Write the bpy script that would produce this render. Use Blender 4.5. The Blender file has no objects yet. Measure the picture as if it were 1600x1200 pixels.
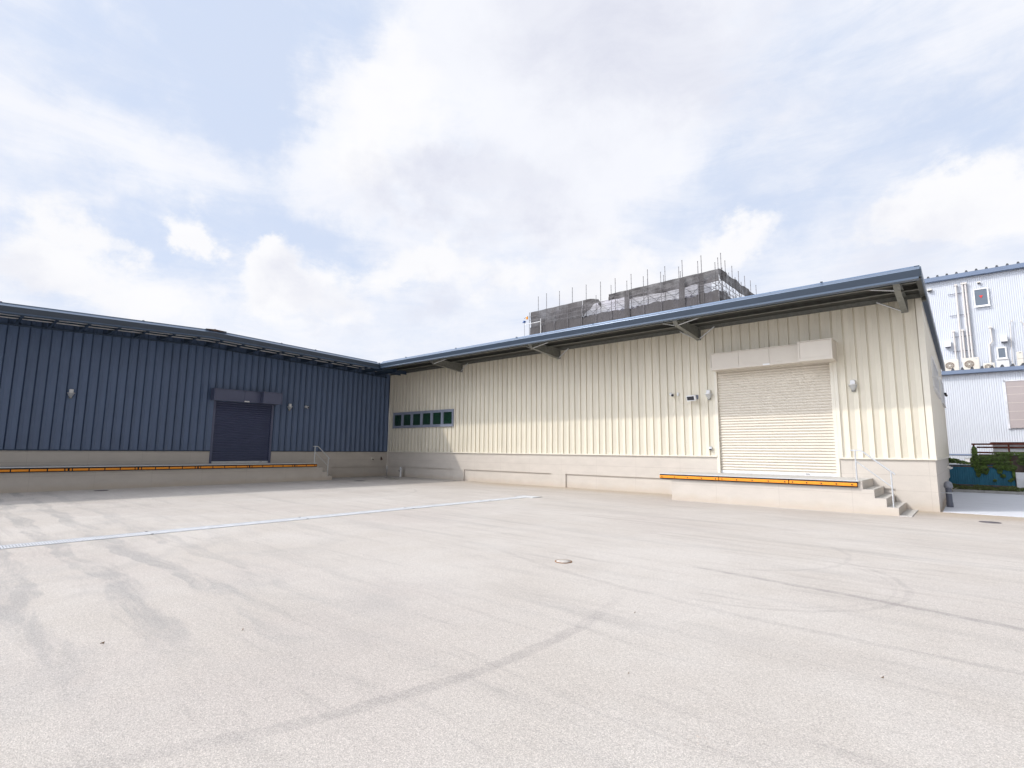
import bpy, math, random
from mathutils import Vector, Matrix
random.seed(7)
S = bpy.context.scene
COL = S.collection

# ---------------------------------------------------------------- camera
F, PITCH, ROLL, YAW, H = 808.3766, 0.127, 0.0087, 0.7221, 1.6
fw = Vector((-math.sin(YAW)*math.cos(PITCH), math.cos(YAW)*math.cos(PITCH), math.sin(PITCH)))
rt = Vector((math.cos(YAW), math.sin(YAW), 0)); up = rt.cross(fw)
r2 = math.cos(ROLL)*rt + math.sin(ROLL)*up; u2 = -math.sin(ROLL)*rt + math.cos(ROLL)*up
cd = bpy.data.cameras.new("camera"); cam = bpy.data.objects.new("camera", cd); COL.objects.link(cam)
M = Matrix((r2, u2, -fw)).transposed().to_4x4(); M.translation = (0, 0, H); cam.matrix_world = M
cd.sensor_width = 36; cd.lens = F/1600*36; cd.clip_start = 0.05; cd.clip_end = 3000
S.camera = cam
S.view_settings.view_transform = 'Standard'; S.view_settings.look = 'None'
S.view_settings.exposure = 0.05; S.view_settings.gamma = 1.0; S.view_settings.use_curve_mapping = False

# ---------------------------------------------------------------- world
SUN = Vector((-0.72, -0.785, 1.0)).normalized()
EL = math.asin(SUN.z); AZ = math.atan2(SUN.x, SUN.y)
W = bpy.data.worlds.new("World"); S.world = W; W.use_nodes = True
nt = W.node_tree; N = nt.nodes; L = nt.links; N.clear()
def nd(t, **k):
    n = N.new(t)
    for a, b in k.items(): setattr(n, a, b)
    return n
def math_(op, a, b=None, c=None, clamp=False):
    n = N.new('ShaderNodeMath'); n.operation = op; n.use_clamp = clamp
    for i, v in enumerate((a, b, c)):
        if v is None: continue
        if isinstance(v, (int, float)): n.inputs[i].default_value = v
        else: L.new(v, n.inputs[i])
    return n.outputs[0]
tc = nd('ShaderNodeTexCoord')
nrm = nd('ShaderNodeVectorMath', operation='NORMALIZE'); L.new(tc.outputs['Generated'], nrm.inputs[0])
def wnoise(scale, detail, rough, off, zs=1.0, dist=0.0, color=False):
    m = nd('ShaderNodeMapping'); L.new(nrm.outputs[0], m.inputs[0])
    m.inputs['Location'].default_value = (off, off*0.7, off*1.3); m.inputs['Scale'].default_value = (1, 1, zs)
    n = nd('ShaderNodeTexNoise'); L.new(m.outputs[0], n.inputs['Vector'])
    n.inputs['Scale'].default_value = scale; n.inputs['Detail'].default_value = detail
    n.inputs['Roughness'].default_value = rough; n.inputs['Distortion'].default_value = dist
    return n.outputs['Color'] if color else n.outputs['Fac']
def warped(amount, scale, off):
    c = wnoise(scale, 6, 0.6, off, color=True)
    s = nd('ShaderNodeVectorMath', operation='SUBTRACT'); L.new(c, s.inputs[0]); s.inputs[1].default_value = (.5, .5, .5)
    k = nd('ShaderNodeVectorMath', operation='SCALE'); L.new(s.outputs[0], k.inputs[0]); k.inputs['Scale'].default_value = amount
    a = nd('ShaderNodeVectorMath', operation='ADD'); L.new(nrm.outputs[0], a.inputs[0]); L.new(k.outputs[0], a.inputs[1])
    return a.outputs[0]
def blobs(vec, lst, start):
    acc = start
    for (d, r, amp, zk) in lst:
        v = Vector(d).normalized()
        s = nd('ShaderNodeVectorMath', operation='SUBTRACT'); L.new(vec, s.inputs[0]); s.inputs[1].default_value = v
        m = nd('ShaderNodeVectorMath', operation='MULTIPLY'); L.new(s.outputs[0], m.inputs[0]); m.inputs[1].default_value = (1, 1, zk)
        l = nd('ShaderNodeVectorMath', operation='LENGTH'); L.new(m.outputs[0], l.inputs[0])
        mr = nd('ShaderNodeMapRange', interpolation_type='SMOOTHSTEP'); L.new(l.outputs['Value'], mr.inputs['Value'])
        mr.inputs['From Min'].default_value = r; mr.inputs['From Max'].default_value = 0
        mr.inputs['To Min'].default_value = 0; mr.inputs['To Max'].default_value = amp
        acc = math_('ADD', acc, mr.outputs[0])
    return acc
fine = wnoise(9, 9, 0.62, 3.1, 1.6, 0.3); big = wnoise(2.6, 8, 0.6, 8.2, 1.8, 0.5)
cirrus = wnoise(3.2, 9, 0.68, 4.4, 5.0, 0.9)
base = math_('ADD', math_('ADD', math_('MULTIPLY', fine, 0.75), math_('MULTIPLY', big, 0.55)), math_('MULTIPLY', math_('SUBTRACT', cirrus, 0.5), 0.9))
wv = warped(0.32, 5, 5.0); wv2 = warped(0.16, 9, 1.0)
cov = blobs(wv, [
    ((-.783,.221,.581), .26, -.72, 1), ((-.780,.316,.540), .15, -.55, 1), ((-.66,.36,.66), .14, -.45, 1),
    ((-.86,.03,.50), .22, -.30, 1.2), ((-.923,.198,.330), .22, -.62, 1.8), ((-.842,.399,.363), .20, -.66, 1.8),
    ((-.97,.1,.22), .14, -.35, 1.6), ((-.295,.863,.410), .24, -.34, 1.8), ((-.146,.837,.528), .28, -.26, 1.5),
    ((-.180,.912,.370), .16, -.35, 1.5), ((.02,.914,.405), .20, -.32, 1.8), ((.061,.901,.429), .18, -.28, 1.5),
    ((-.50,.80,.40), .12, -.22, 1.6),
    ((-.72,.45,.53), .22, .45, 1), ((-.48,.70,.52), .30, .45, 1), ((-.877,.153,.43), .24, .35, 1.6),
    ((-.36,.68,.64), .30, .35, 1), ((.12,.80,.58), .22, .30, 1), ((-.56,.50,.66), .18, .40, 1)], base)
cov1 = nd('ShaderNodeMapRange', interpolation_type='SMOOTHSTEP'); L.new(cov, cov1.inputs['Value'])
cov1.inputs['From Min'].default_value = 0.0; cov1.inputs['From Max'].default_value = 0.95
puff = blobs(wv2, [
    ((-.951,.079,.285), .13, 1.0, 1.4), ((-.925,.16,.30), .07, .8, 1.3), ((-.908,.254,.345), .075, 1.0, .9), ((-.912,.262,.318), .045, .8, 1),
    ((-.886,.333,.328), .030, .8, 1), ((-.862,.372,.345), .030, .7, 1), ((-.871,.359,.300), .10, .95, 1.2),
    ((-.76,.56,.335), .10, 1.0, 1.4), ((-.70,.62,.350), .10, .9, 1.5), ((-.62,.70,.335), .14, .9, 1.6), ((-.235,.899,.362), .09, .95, 1.3),
    ((-.30,.88,.345), .10, .8, 1.6), ((-.06,.93,.358), .10, 1.0, 1.2), ((.0,.95,.345), .13, .9, 1.5), ((.07,.95,.33), .16, .9, 1.5),
    ((-.946,.2,.215), .16, .8, 1.6), ((-.45,.84,.32), .22, .9, 2.2), ((-.85,.42,.27), .22, .9, 2.0), ((-.89,.03,.2), .2, .5, 2),
    ((-.70,.46,.55), .16, .8, 1), ((-.63,.47,.60), .14, .8, 1), ((-.74,.45,.48), .10, .8, 1)], math_('SUBTRACT', math_('MULTIPLY', fine, 2.0), 1.2))
pf = nd('ShaderNodeMapRange', interpolation_type='SMOOTHSTEP'); L.new(puff, pf.inputs['Value'])
pf.inputs['From Min'].default_value = 0.05; pf.inputs['From Max'].default_value = 0.80
gre = blobs(wv, [
    ((-.70,.53,.462), .16, .7, 2.0), ((-.600,.659,.454), .22, .9, 1.8), ((-.401,.62,.66), .30, .9, 1.2), ((-.722,.617,.300), .15, .9, 1.8),
    ((-.248,.756,.606), .26, .7, 1.4), ((-.865,.429,.255), .18, .7, 2), ((-.077,.947,.305), .18, .6, 2.2), ((-.50,.80,.30), .20, .5, 2),
    ((-.96,.06,.22), .15, .5, 2), ((.2,.85,.45), .25, .6, 1.4)], math_('SUBTRACT', math_('MULTIPLY', big, 1.0), 0.55))
gm = nd('ShaderNodeMapRange', interpolation_type='SMOOTHSTEP'); L.new(gre, gm.inputs['Value'])
gm.inputs['From Min'].default_value = 0.0; gm.inputs['From Max'].default_value = 0.95
sky = nd('ShaderNodeTexSky', sky_type='NISHITA'); sky.sun_disc = False; sky.sun_elevation = EL; sky.sun_rotation = AZ
sky.air_density = 1.0; sky.dust_density = 2.0; sky.ozone_density = 1.5
def mixc(f, a, b, t='MIX'):
    n = nd('ShaderNodeMix', data_type='RGBA', blend_type=t)
    if isinstance(f, (int, float)): n.inputs[0].default_value = f
    else: L.new(f, n.inputs[0])
    for i, v in ((6, a), (7, b)):
        if isinstance(v, tuple): n.inputs[i].default_value = (*v, 1)
        else: L.new(v, n.inputs[i])
    return n.outputs[2]
SKYK = 0.10
K = 1.0/SKYK
thin = mixc(0.86, sky.outputs[0], (0.70*K, 0.795*K, 0.985*K))          # thin high cloud veil over the clear sky
c1 = mixc(cov1.outputs[0], thin, (0.91*K, 0.925*K, 0.98*K))
c2 = mixc(pf.outputs[0], c1, (0.955*K, 0.955*K, 0.975*K))
gfac = math_('MULTIPLY', gm.outputs[0], math_('MAXIMUM', cov1.outputs[0], pf.outputs[0]))
fine2 = wnoise(5.5, 9, 0.62, 6.3, 2.0, 0.4)
tx = nd('ShaderNodeMapRange', interpolation_type='SMOOTHSTEP'); L.new(fine2, tx.inputs['Value'])
tx.inputs['From Min'].default_value = .36; tx.inputs['From Max'].default_value = .66; tx.inputs['To Max'].default_value = 0.42
gsum = math_('ADD', math_('MULTIPLY', gfac, 0.62), math_('MULTIPLY', tx.outputs[0], math_('ADD', math_('MULTIPLY', gm.outputs[0], .8), .25)), clamp=True)
c3 = mixc(gsum, c2, (0.73*K, 0.75*K, 0.85*K))
# brighter round the sun; low glow and east dimming added to shape wall light
dt = nd('ShaderNodeVectorMath', operation='DOT_PRODUCT'); L.new(nrm.outputs[0], dt.inputs[0]); dt.inputs[1].default_value = SUN
au = nd('ShaderNodeMapRange', interpolation_type='SMOOTHSTEP'); L.new(dt.outputs['Value'], au.inputs['Value'])
au.inputs['From Min'].default_value = .80; au.inputs['From Max'].default_value = 1.0; au.inputs['To Min'].default_value = 1.0; au.inputs['To Max'].default_value = 2.8
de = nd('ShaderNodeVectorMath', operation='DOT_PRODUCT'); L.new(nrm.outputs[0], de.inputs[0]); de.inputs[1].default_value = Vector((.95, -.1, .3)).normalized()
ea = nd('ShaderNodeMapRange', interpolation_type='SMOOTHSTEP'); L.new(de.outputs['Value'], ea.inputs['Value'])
ea.inputs['From Min'].default_value = .35; ea.inputs['From Max'].default_value = .9; ea.inputs['To Min'].default_value = 1.0; ea.inputs['To Max'].default_value = 0.38  # off-view dimming added to darken the beige end wall
dh = nd('ShaderNodeVectorMath', operation='DOT_PRODUCT'); L.new(nrm.outputs[0], dh.inputs[0]); dh.inputs[1].default_value = Vector((-.45, -.87, .18)).normalized()
ho = nd('ShaderNodeMapRange', interpolation_type='SMOOTHSTEP'); L.new(dh.outputs['Value'], ho.inputs['Value'])
ho.inputs['From Min'].default_value = .50; ho.inputs['From Max'].default_value = .95; ho.inputs['To Min'].default_value = 1.0; ho.inputs['To Max'].default_value = 2.05  # unseen low glow added to lift the shaded part of the beige wall
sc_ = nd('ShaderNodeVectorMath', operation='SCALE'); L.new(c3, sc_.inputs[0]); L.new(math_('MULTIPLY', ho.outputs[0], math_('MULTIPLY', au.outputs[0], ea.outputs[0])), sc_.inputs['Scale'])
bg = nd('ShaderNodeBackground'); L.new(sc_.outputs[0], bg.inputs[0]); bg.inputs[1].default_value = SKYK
wo = nd('ShaderNodeOutputWorld'); L.new(bg.outputs[0], wo.inputs[0])

sl = bpy.data.lights.new("sun", 'SUN'); sl.energy = 2.1; sl.angle = math.radians(1.0); sl.color = (1.0, 0.93, 0.84)
so = bpy.data.objects.new("sun", sl); COL.objects.link(so); so.rotation_euler = SUN.to_track_quat('Z', 'Y').to_euler(); so.location = (0, 0, 30)

# ---------------------------------------------------------------- helpers
class MB:
    def __init__(s): s.v = []; s.f = []; s.sm = []
    def add(s, vs, fs, smooth=False):
        o = len(s.v); s.v += [tuple(v) for v in vs]; s.f += [tuple(i+o for i in f) for f in fs]; s.sm += [smooth]*len(fs); return s
    def box(s, x0, x1, y0, y1, z0, z1, b=0.0):
        if x0 > x1: x0, x1 = x1, x0
        if y0 > y1: y0, y1 = y1, y0
        if z0 > z1: z0, z1 = z1, z0
        if b <= 0:
            return s.add([(x0,y0,z0),(x1,y0,z0),(x1,y1,z0),(x0,y1,z0),(x0,y0,z1),(x1,y0,z1),(x1,y1,z1),(x0,y1,z1)],
                [(0,3,2,1),(4,5,6,7),(0,1,5,4),(1,2,6,5),(2,3,7,6),(3,0,4,7)])
        vs = []; idx = {}
        X = (x0, x1); Y = (y0, y1); Z = (z0, z1)
        for i in (0, 1):
            for j in (0, 1):
                for k in (0, 1):
                    sx, sy, sz = (b if i == 0 else -b), (b if j == 0 else -b), (b if k == 0 else -b)
                    idx[i,j,k,'x'] = len(vs); vs.append((X[i], Y[j]+sy, Z[k]+sz))
                    idx[i,j,k,'y'] = len(vs); vs.append((X[i]+sx, Y[j], Z[k]+sz))
                    idx[i,j,k,'z'] = len(vs); vs.append((X[i]+sx, Y[j]+sy, Z[k]))
        fs = []
        for i in (0, 1):
            q = [idx[i,0,0,'x'], idx[i,1,0,'x'], idx[i,1,1,'x'], idx[i,0,1,'x']]; fs.append(tuple(q if i else q[::-1]))
            q = [idx[0,i,0,'y'], idx[0,i,1,'y'], idx[1,i,1,'y'], idx[1,i,0,'y']]; fs.append(tuple(q if i else q[::-1]))
            q = [idx[0,0,i,'z'], idx[1,0,i,'z'], idx[1,1,i,'z'], idx[0,1,i,'z']]; fs.append(tuple(q if i else q[::-1]))
        for a in (0, 1):
            for c in (0, 1):
                fs.append((idx[a,c,0,'x'], idx[a,c,1,'x'], idx[a,c,1,'y'], idx[a,c,0,'y']))
                fs.append((idx[a,0,c,'x'], idx[a,1,c,'x'], idx[a,1,c,'z'], idx[a,0,c,'z']))
                fs.append((idx[0,a,c,'y'], idx[1,a,c,'y'], idx[1,a,c,'z'], idx[0,a,c,'z']))
                for k in (0, 1): fs.append((idx[a,c,k,'x'], idx[a,c,k,'y'], idx[a,c,k,'z']))
        return s.add(vs, fs)
    def ext(s, prof, axis, a, b, caps=True, smooth=False):
        """closed profile [(p,q)] extruded along axis; x:(y,z) y:(x,z) z:(x,y)"""
        n = len(prof)
        def pt(t, p):
            return (t, p[0], p[1]) if axis == 'x' else ((p[0], t, p[1]) if axis == 'y' else (p[0], p[1], t))
        vs = [pt(a, p) for p in prof] + [pt(b, p) for p in prof]
        fs = [(i, (i+1) % n, n+(i+1) % n, n+i) for i in range(n)]
        s.add(vs, fs, smooth)
        if caps: s.add(vs, [tuple(range(n))[::-1], tuple(range(n, 2*n))])
        return s
    def tube(s, path, r, n=8, caps=True, r1=None):
        path = [Vector(p) for p in path]; rings = []; m = len(path)
        for i, p in enumerate(path):
            d = (path[min(i+1, m-1)] - path[max(i-1, 0)]).normalized()
            a = Vector((0, 0, 1)) if abs(d.z) < .9 else Vector((1, 0, 0))
            u = d.cross(a).normalized(); w = d.cross(u)
            rr = r if r1 is None else r + (r1-r)*i/(m-1)
            rings.append([p + (u*math.cos(2*math.pi*k/n) + w*math.sin(2*math.pi*k/n))*rr for k in range(n)])
        vs = [v for R in rings for v in R]; fs = []
        for i in range(m-1):
            for k in range(n): fs.append((i*n+k, i*n+(k+1) % n, (i+1)*n+(k+1) % n, (i+1)*n+k))
        s.add(vs, fs, n > 5)
        if caps: s.add(vs, [tuple(range(n))[::-1], tuple(range((m-1)*n, m*n))])
        return s
    def disc(s, c, r, n=20, sq=1.0):
        return s.add([(c[0]+r*math.cos(2*math.pi*k/n), c[1]+r*sq*math.sin(2*math.pi*k/n), c[2]) for k in range(n)], [tuple(range(n))])
    def quad(s, *p): return s.add(p, [tuple(range(len(p)))])
    def lathe(s, c, prof, n=20):
        vs = []; fs = []
        for (r, z) in prof:
            for k in range(n): vs.append((c[0]+r*math.cos(2*math.pi*k/n), c[1]+r*math.sin(2*math.pi*k/n), c[2]+z))
        for i in range(len(prof)-1):
            for k in range(n): fs.append((i*n+k, i*n+(k+1) % n, (i+1)*n+(k+1) % n, (i+1)*n+k))
        return s.add(vs, fs, True)

def root_loc(p):
    while p.parent: p = p.parent
    return p.location
def build(mb, name, mat, parent=None, loc=None, label=None):
    o0 = Vector((0, 0, 0))
    if parent is not None: o0 = root_loc(parent)
    elif loc is not None: o0 = Vector(loc)
    me = bpy.data.meshes.new(name); me.from_pydata([tuple(Vector(v)-o0) for v in mb.v], [], mb.f)
    me.polygons.foreach_set('use_smooth', mb.sm); me.update()
    me.materials.append(mat)
    o = bpy.data.objects.new(name, me); COL.objects.link(o)
    if parent is not None: o.parent = parent
    else: o.location = o0
    if label: o['label'] = label
    return o
def tag(o, label, cat, group=None, kind=None):
    if label: o['label'] = label
    if cat: o['category'] = cat
    if group: o['group'] = group
    if kind: o['kind'] = kind
    return o
def thing(name, label, cat, loc=(0, 0, 0), group=None):
    o = bpy.data.objects.new(name, None); COL.objects.link(o); o.location = loc; o.empty_display_size = .2
    return tag(o, label, cat, group)
def copy_tree(o, parent=None):
    c = o.copy(); COL.objects.link(c)
    if parent: c.parent = parent
    for ch in list(o.children): copy_tree(ch, c)
    return c

# ---------------------------------------------------------------- materials
def mat(name, col, rough=0.6, metal=0.0, spec=0.5, var=0.0, vscale=3.0, bump=0.0, bscale=40.0, stretch=(1, 1, 1), tint=None, fine=0.0, fscale=200, streak=0.0):
    m = bpy.data.materials.new(name); m.use_nodes = True; t = m.node_tree; n = t.nodes; l = t.links
    b = n['Principled BSDF']; b.inputs['Base Color'].default_value = (*col, 1); b.inputs['Roughness'].default_value = rough
    b.inputs['Metallic'].default_value = metal; b.inputs['Specular IOR Level'].default_value = spec
    geo = n.new('ShaderNodeNewGeometry')
    mp = n.new('ShaderNodeMapping'); l.new(geo.outputs['Position'], mp.inputs[0]); mp.inputs['Scale'].default_value = stretch
    cur = None
    def layer(scale, amount, detail=6, col2=None, vec=None):
        nonlocal cur
        no = n.new('ShaderNodeTexNoise'); l.new(vec or mp.outputs[0], no.inputs['Vector']); no.inputs['Scale'].default_value = scale
        no.inputs['Detail'].default_value = detail; no.inputs['Roughness'].default_value = .6
        mr = n.new('ShaderNodeMapRange'); l.new(no.outputs['Fac'], mr.inputs[0]); mr.inputs[1].default_value = .3; mr.inputs[2].default_value = .7
        mr.inputs[3].default_value = 1-amount; mr.inputs[4].default_value = 1+amount
        mx = n.new('ShaderNodeMix'); mx.data_type = 'RGBA'; mx.blend_type = 'MULTIPLY'; mx.inputs[0].default_value = 1
        cc = n.new('ShaderNodeCombineColor')
        for i in range(3): l.new(mr.outputs[0], cc.inputs[i])
        if cur is None: mx.inputs[6].default_value = (*col, 1)
        else: l.new(cur, mx.inputs[6])
        l.new(cc.outputs[0], mx.inputs[7]); cur = mx.outputs[2]
    if var: layer(vscale, var)
    if fine: layer(fscale, fine, 2)
    if streak:
        m2 = n.new('ShaderNodeMapping'); l.new(geo.outputs['Position'], m2.inputs[0]); m2.inputs['Scale'].default_value = (6, 6, .35)
        layer(1.0, streak, 5, vec=m2.outputs[0])
    if cur is not None: l.new(cur, b.inputs['Base Color'])
    if bump:
        no = n.new('ShaderNodeTexNoise'); l.new(mp.outputs[0], no.inputs['Vector']); no.inputs['Scale'].default_value = bscale; no.inputs['Detail'].default_value = 5
        bp = n.new('ShaderNodeBump'); bp.inputs['Strength'].default_value = bump; bp.inputs['Distance'].default_value = .02
        l.new(no.outputs['Fac'], bp.inputs['Height']); l.new(bp.outputs[0], b.inputs['Normal'])
    return m
def pinstripe(m, axis, period, strength=0.25, amount=0.05):
    """fine pressed ribs of the sheet metal"""
    t = m.node_tree; n = t.nodes; l = t.links; b = n['Principled BSDF']
    geo = n.new('ShaderNodeNewGeometry'); sp = n.new('ShaderNodeSeparateXYZ'); l.new(geo.outputs['Position'], sp.inputs[0])
    def mm(op, a, bb=None):
        k = n.new('ShaderNodeMath'); k.operation = op
        for i, v in enumerate((a, bb)):
            if v is None: continue
            if isinstance(v, (int, float)): k.inputs[i].default_value = v
            else: l.new(v, k.inputs[i])
        return k.outputs[0]
    s = mm('SINE', mm('MULTIPLY', sp.outputs[axis], 2*math.pi/period))
    bp = n.new('ShaderNodeBump'); bp.inputs['Strength'].default_value = strength; bp.inputs['Distance'].default_value = .003
    l.new(s, bp.inputs['Height']); l.new(bp.outputs[0], b.inputs['Normal'])
    # panel to panel tone difference
    fl = mm('FLOOR', mm('DIVIDE', sp.outputs[axis], .6)); wn = n.new('ShaderNodeTexWhiteNoise'); wn.noise_dimensions = '1D'; l.new(fl, wn.inputs['W'])
    mr = n.new('ShaderNodeMapRange'); l.new(wn.outputs[0], mr.inputs[0]); mr.inputs[3].default_value = 1-amount; mr.inputs[4].default_value = 1+amount
    old = b.inputs['Base Color'].links[0].from_socket if b.inputs['Base Color'].links else None
    mx = n.new('ShaderNodeMix'); mx.data_type = 'RGBA'; mx.blend_type = 'MULTIPLY'; mx.inputs[0].default_value = 1
    cc = n.new('ShaderNodeCombineColor')
    for i in range(3): l.new(mr.outputs[0], cc.inputs[i])
    if old: l.new(old, mx.inputs[6])
    else: mx.inputs[6].default_value = b.inputs['Base Color'].default_value
    l.new(cc.outputs[0], mx.inputs[7]); l.new(mx.outputs[2], b.inputs['Base Color'])
    return m

m_blue = pinstripe(mat('blue_cladding', (.098, .146, .250), .30, 0, .5, var=.05, vscale=1.2, streak=.05), 1, .031, .5, .05)
m_bluetrim = mat('blue_trim', (.062, .095, .148), .36, 0, .6, var=.05, vscale=2)
m_eavetop = mat('eave_flashing_lit', (.165, .22, .31), .30, .5, .6, var=.06, vscale=2)  # eave blue lightened to paint in sky light on the upper face
m_fascia = mat('eave_fascia_shaded', (.034, .052, .080), .42, 0, .5, var=.05, vscale=2)  # eave blue darkened to paint in the weaker light on the front face
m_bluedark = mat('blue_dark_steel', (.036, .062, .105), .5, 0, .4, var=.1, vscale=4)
m_indigo = mat('indigo_shutter', (.066, .078, .145), .40, 0, .5, var=.05, vscale=2)
m_indigobox = mat('indigo_box', (.098, .112, .185), .45, 0, .5, var=.04, vscale=2)
m_beige = pinstripe(mat('beige_cladding', (.745, .695, .575), .40, 0, .5, var=.02, vscale=1.2, streak=.03), 0, .026, .5, .03)
m_beigetrim = mat('beige_trim', (.75, .71, .61), .45, 0, .5, var=.03, vscale=3)
m_shutter = mat('beige_shutter', (.665, .615, .53), .45, 0, .5, var=.02, vscale=3)
m_boxb = mat('beige_box', (.655, .605, .53), .5, 0, .4, var=.02, vscale=2)
m_galv = mat('galvanised_steel', (.22, .225, .205), .45, .3, .5, var=.18, vscale=9, fine=.06, fscale=60)
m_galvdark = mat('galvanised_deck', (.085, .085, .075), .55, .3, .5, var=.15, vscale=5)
m_galvlight = mat('galvanised_bright', (.60, .62, .64), .38, .35, .5, var=.08, vscale=12)
m_grate = mat('grating_steel', (.64, .66, .69), .45, .05, .5, var=.12, vscale=6)
m_black = mat('black_rubber', (.012, .013, .017), .6, 0, .4)
m_orange = mat('orange_rubber', (.90, .31, .012), .45, 0, .5, var=.08, vscale=5)
m_white = mat('white_plastic', (.78, .78, .78), .4, 0, .5, var=.03, vscale=9)
m_cream = mat('cream_plastic', (.74, .70, .62), .45, 0, .5, var=.03, vscale=6)
m_dark = mat('dark_plastic', (.03, .032, .04), .25, 0, .5)
m_alu = mat('window_aluminium', (.30, .33, .42), .4, .2, .5, var=.05, vscale=5)
m_dgrey = mat('charcoal_plastic', (.115, .125, .16), .45, 0, .5, var=.06, vscale=6)
m_fact = mat('pale_blue_sheet', (.58, .61, .665), .55, 0, .3, var=.03, vscale=.8)
m_facttrim = mat('slate_blue_trim', (.16, .21, .31), .45, 0, .5, var=.05, vscale=2)
m_factdark = mat('folded_roof_dark', (.07, .075, .085), .6, 0, .4, var=.1, vscale=4)
m_pipew = mat('white_pipe', (.66, .63, .60), .45, 0, .5, var=.04, vscale=3)
m_teal = mat('teal_sheet', (.016, .125, .200), .55, 0, .4, var=.16, vscale=2.5, streak=.12)
m_rust = mat('rusty_steel', (.11, .035, .025), .8, 0, .3, var=.6, vscale=4, bump=.3)
m_wood = mat('brown_rail', (.13, .09, .075), .8, 0, .3, var=.35, vscale=8)
m_brownwall = mat('brown_wall', (.15, .115, .10), .85, 0, .3, var=.35, vscale=4, bump=.4, bscale=15)
m_whitewall = mat('white_block_wall', (.66, .67, .70), .8, 0, .3, var=.16, vscale=3, bump=.2)
m_leaf = mat('ivy_leaf', (.075, .125, .020), .45, 0, .5, var=.75, vscale=9)
m_leaf2 = mat('hedge_leaf', (.075, .095, .022), .55, 0, .4, var=.75, vscale=9)
m_stem = mat('woody_stem', (.08, .05, .03), .8)
m_kerb = mat('kerb_stone', (.34, .335, .32), .85, 0, .3, var=.12, vscale=5, bump=.2)
m_step = mat('step_concrete', (.50, .485, .46), .8, 0, .3, var=.08, vscale=7, fine=.06, fscale=90, bump=.12)
m_slab = mat('side_slab', (.62, .64, .69), .8, 0, .3, var=.06, vscale=1.5, stretch=(1, 3, 1), fine=.05, fscale=60, bump=.1)
m_cover = mat('cast_iron', (.13, .12, .13), .65, .3, .4, var=.3, vscale=30)
m_rustring = mat('rust_ring', (.24, .13, .06), .85, 0, .3, var=.5, vscale=25)
m_glassd = mat('dark_glass', (.030, .040, .052), .06, 0, .8)
m_red = mat('red_sticker', (.75, .03, .03), .5)
m_scaf = mat('scaffold_tube', (.19, .18, .19), .5, .2, .5, var=.5, vscale=2.2)
m_acgrill = mat('fan_dark', (.26, .21, .17), .6)
m_dry = mat('dry_leaf', (.16, .10, .05), .8)
m_blueplug = mat('blue_plastic', (.03, .10, .30), .5)

# window glass: green, semi reflective
m_green = mat('green_glass', (.010, .040, .022), .12, 0, .7, var=.25, vscale=2.5)

# plinth concrete with formwork joints
m_plinth = mat('painted_concrete', (.58, .535, .48), .75, 0, .35, var=.05, vscale=1.6, fine=.03, fscale=40, bump=.08, bscale=14, stretch=(1, 1, 2.2))
def joints(m):
    t = m.node_tree; n = t.nodes; l = t.links; b = n['Principled BSDF']
    geo = n.new('ShaderNodeNewGeometry'); sp = n.new('ShaderNodeSeparateXYZ'); l.new(geo.outputs['Position'], sp.inputs[0])
    def mm(op, a, bb=None):
        k = n.new('ShaderNodeMath'); k.operation = op
        for i, v in enumerate((a, bb)):
            if v is None: continue
            if isinstance(v, (int, float)): k.inputs[i].default_value = v
            else: l.new(v, k.inputs[i])
        return k.outputs[0]
    lz = mm('MAXIMUM', mm('LESS_THAN', mm('ABSOLUTE', mm('SUBTRACT', sp.outputs[2], .98)), .008), 
            mm('LESS_THAN', mm('ABSOLUTE', mm('SUBTRACT', sp.outputs[2], .535)), .007))
    ly = mm('LESS_THAN', mm('ABSOLUTE', mm('SUBTRACT', mm('MODULO', mm('ADD', mm('ADD', sp.outputs[0], sp.outputs[1]), 90.35), 1.82), .9)), .006)
    # splash dirt just above the ground
    no = n.new('ShaderNodeTexNoise'); no.inputs['Scale'].default_value = 2.5; no.inputs['Detail'].default_value = 5; l.new(geo.outputs['Position'], no.inputs['Vector'])
    mr = n.new('ShaderNodeMapRange'); l.new(mm('ADD', sp.outputs[2], mm('MULTIPLY', no.outputs['Fac'], -.3)), mr.inputs[0]); mr.inputs[1].default_value = -.1; mr.inputs[2].default_value = .1; mr.inputs[3].default_value = .35; mr.inputs[4].default_value = 0
    f = mm('MULTIPLY', mm('MAXIMUM', lz, ly), .22)
    old = b.inputs['Base Color'].links[0].from_socket
    for fac, c in ((f, (.25, .21, .18, 1)), (mr.outputs[0], (.50, .40, .29, 1))):
        mx = n.new('ShaderNodeMix'); mx.data_type = 'RGBA'; l.new(fac, mx.inputs[0]); l.new(old, mx.inputs[6]); mx.inputs[7].default_value = c; old = mx.outputs[2]
    l.new(old, b.inputs['Base Color'])
joints(m_plinth)

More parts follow.
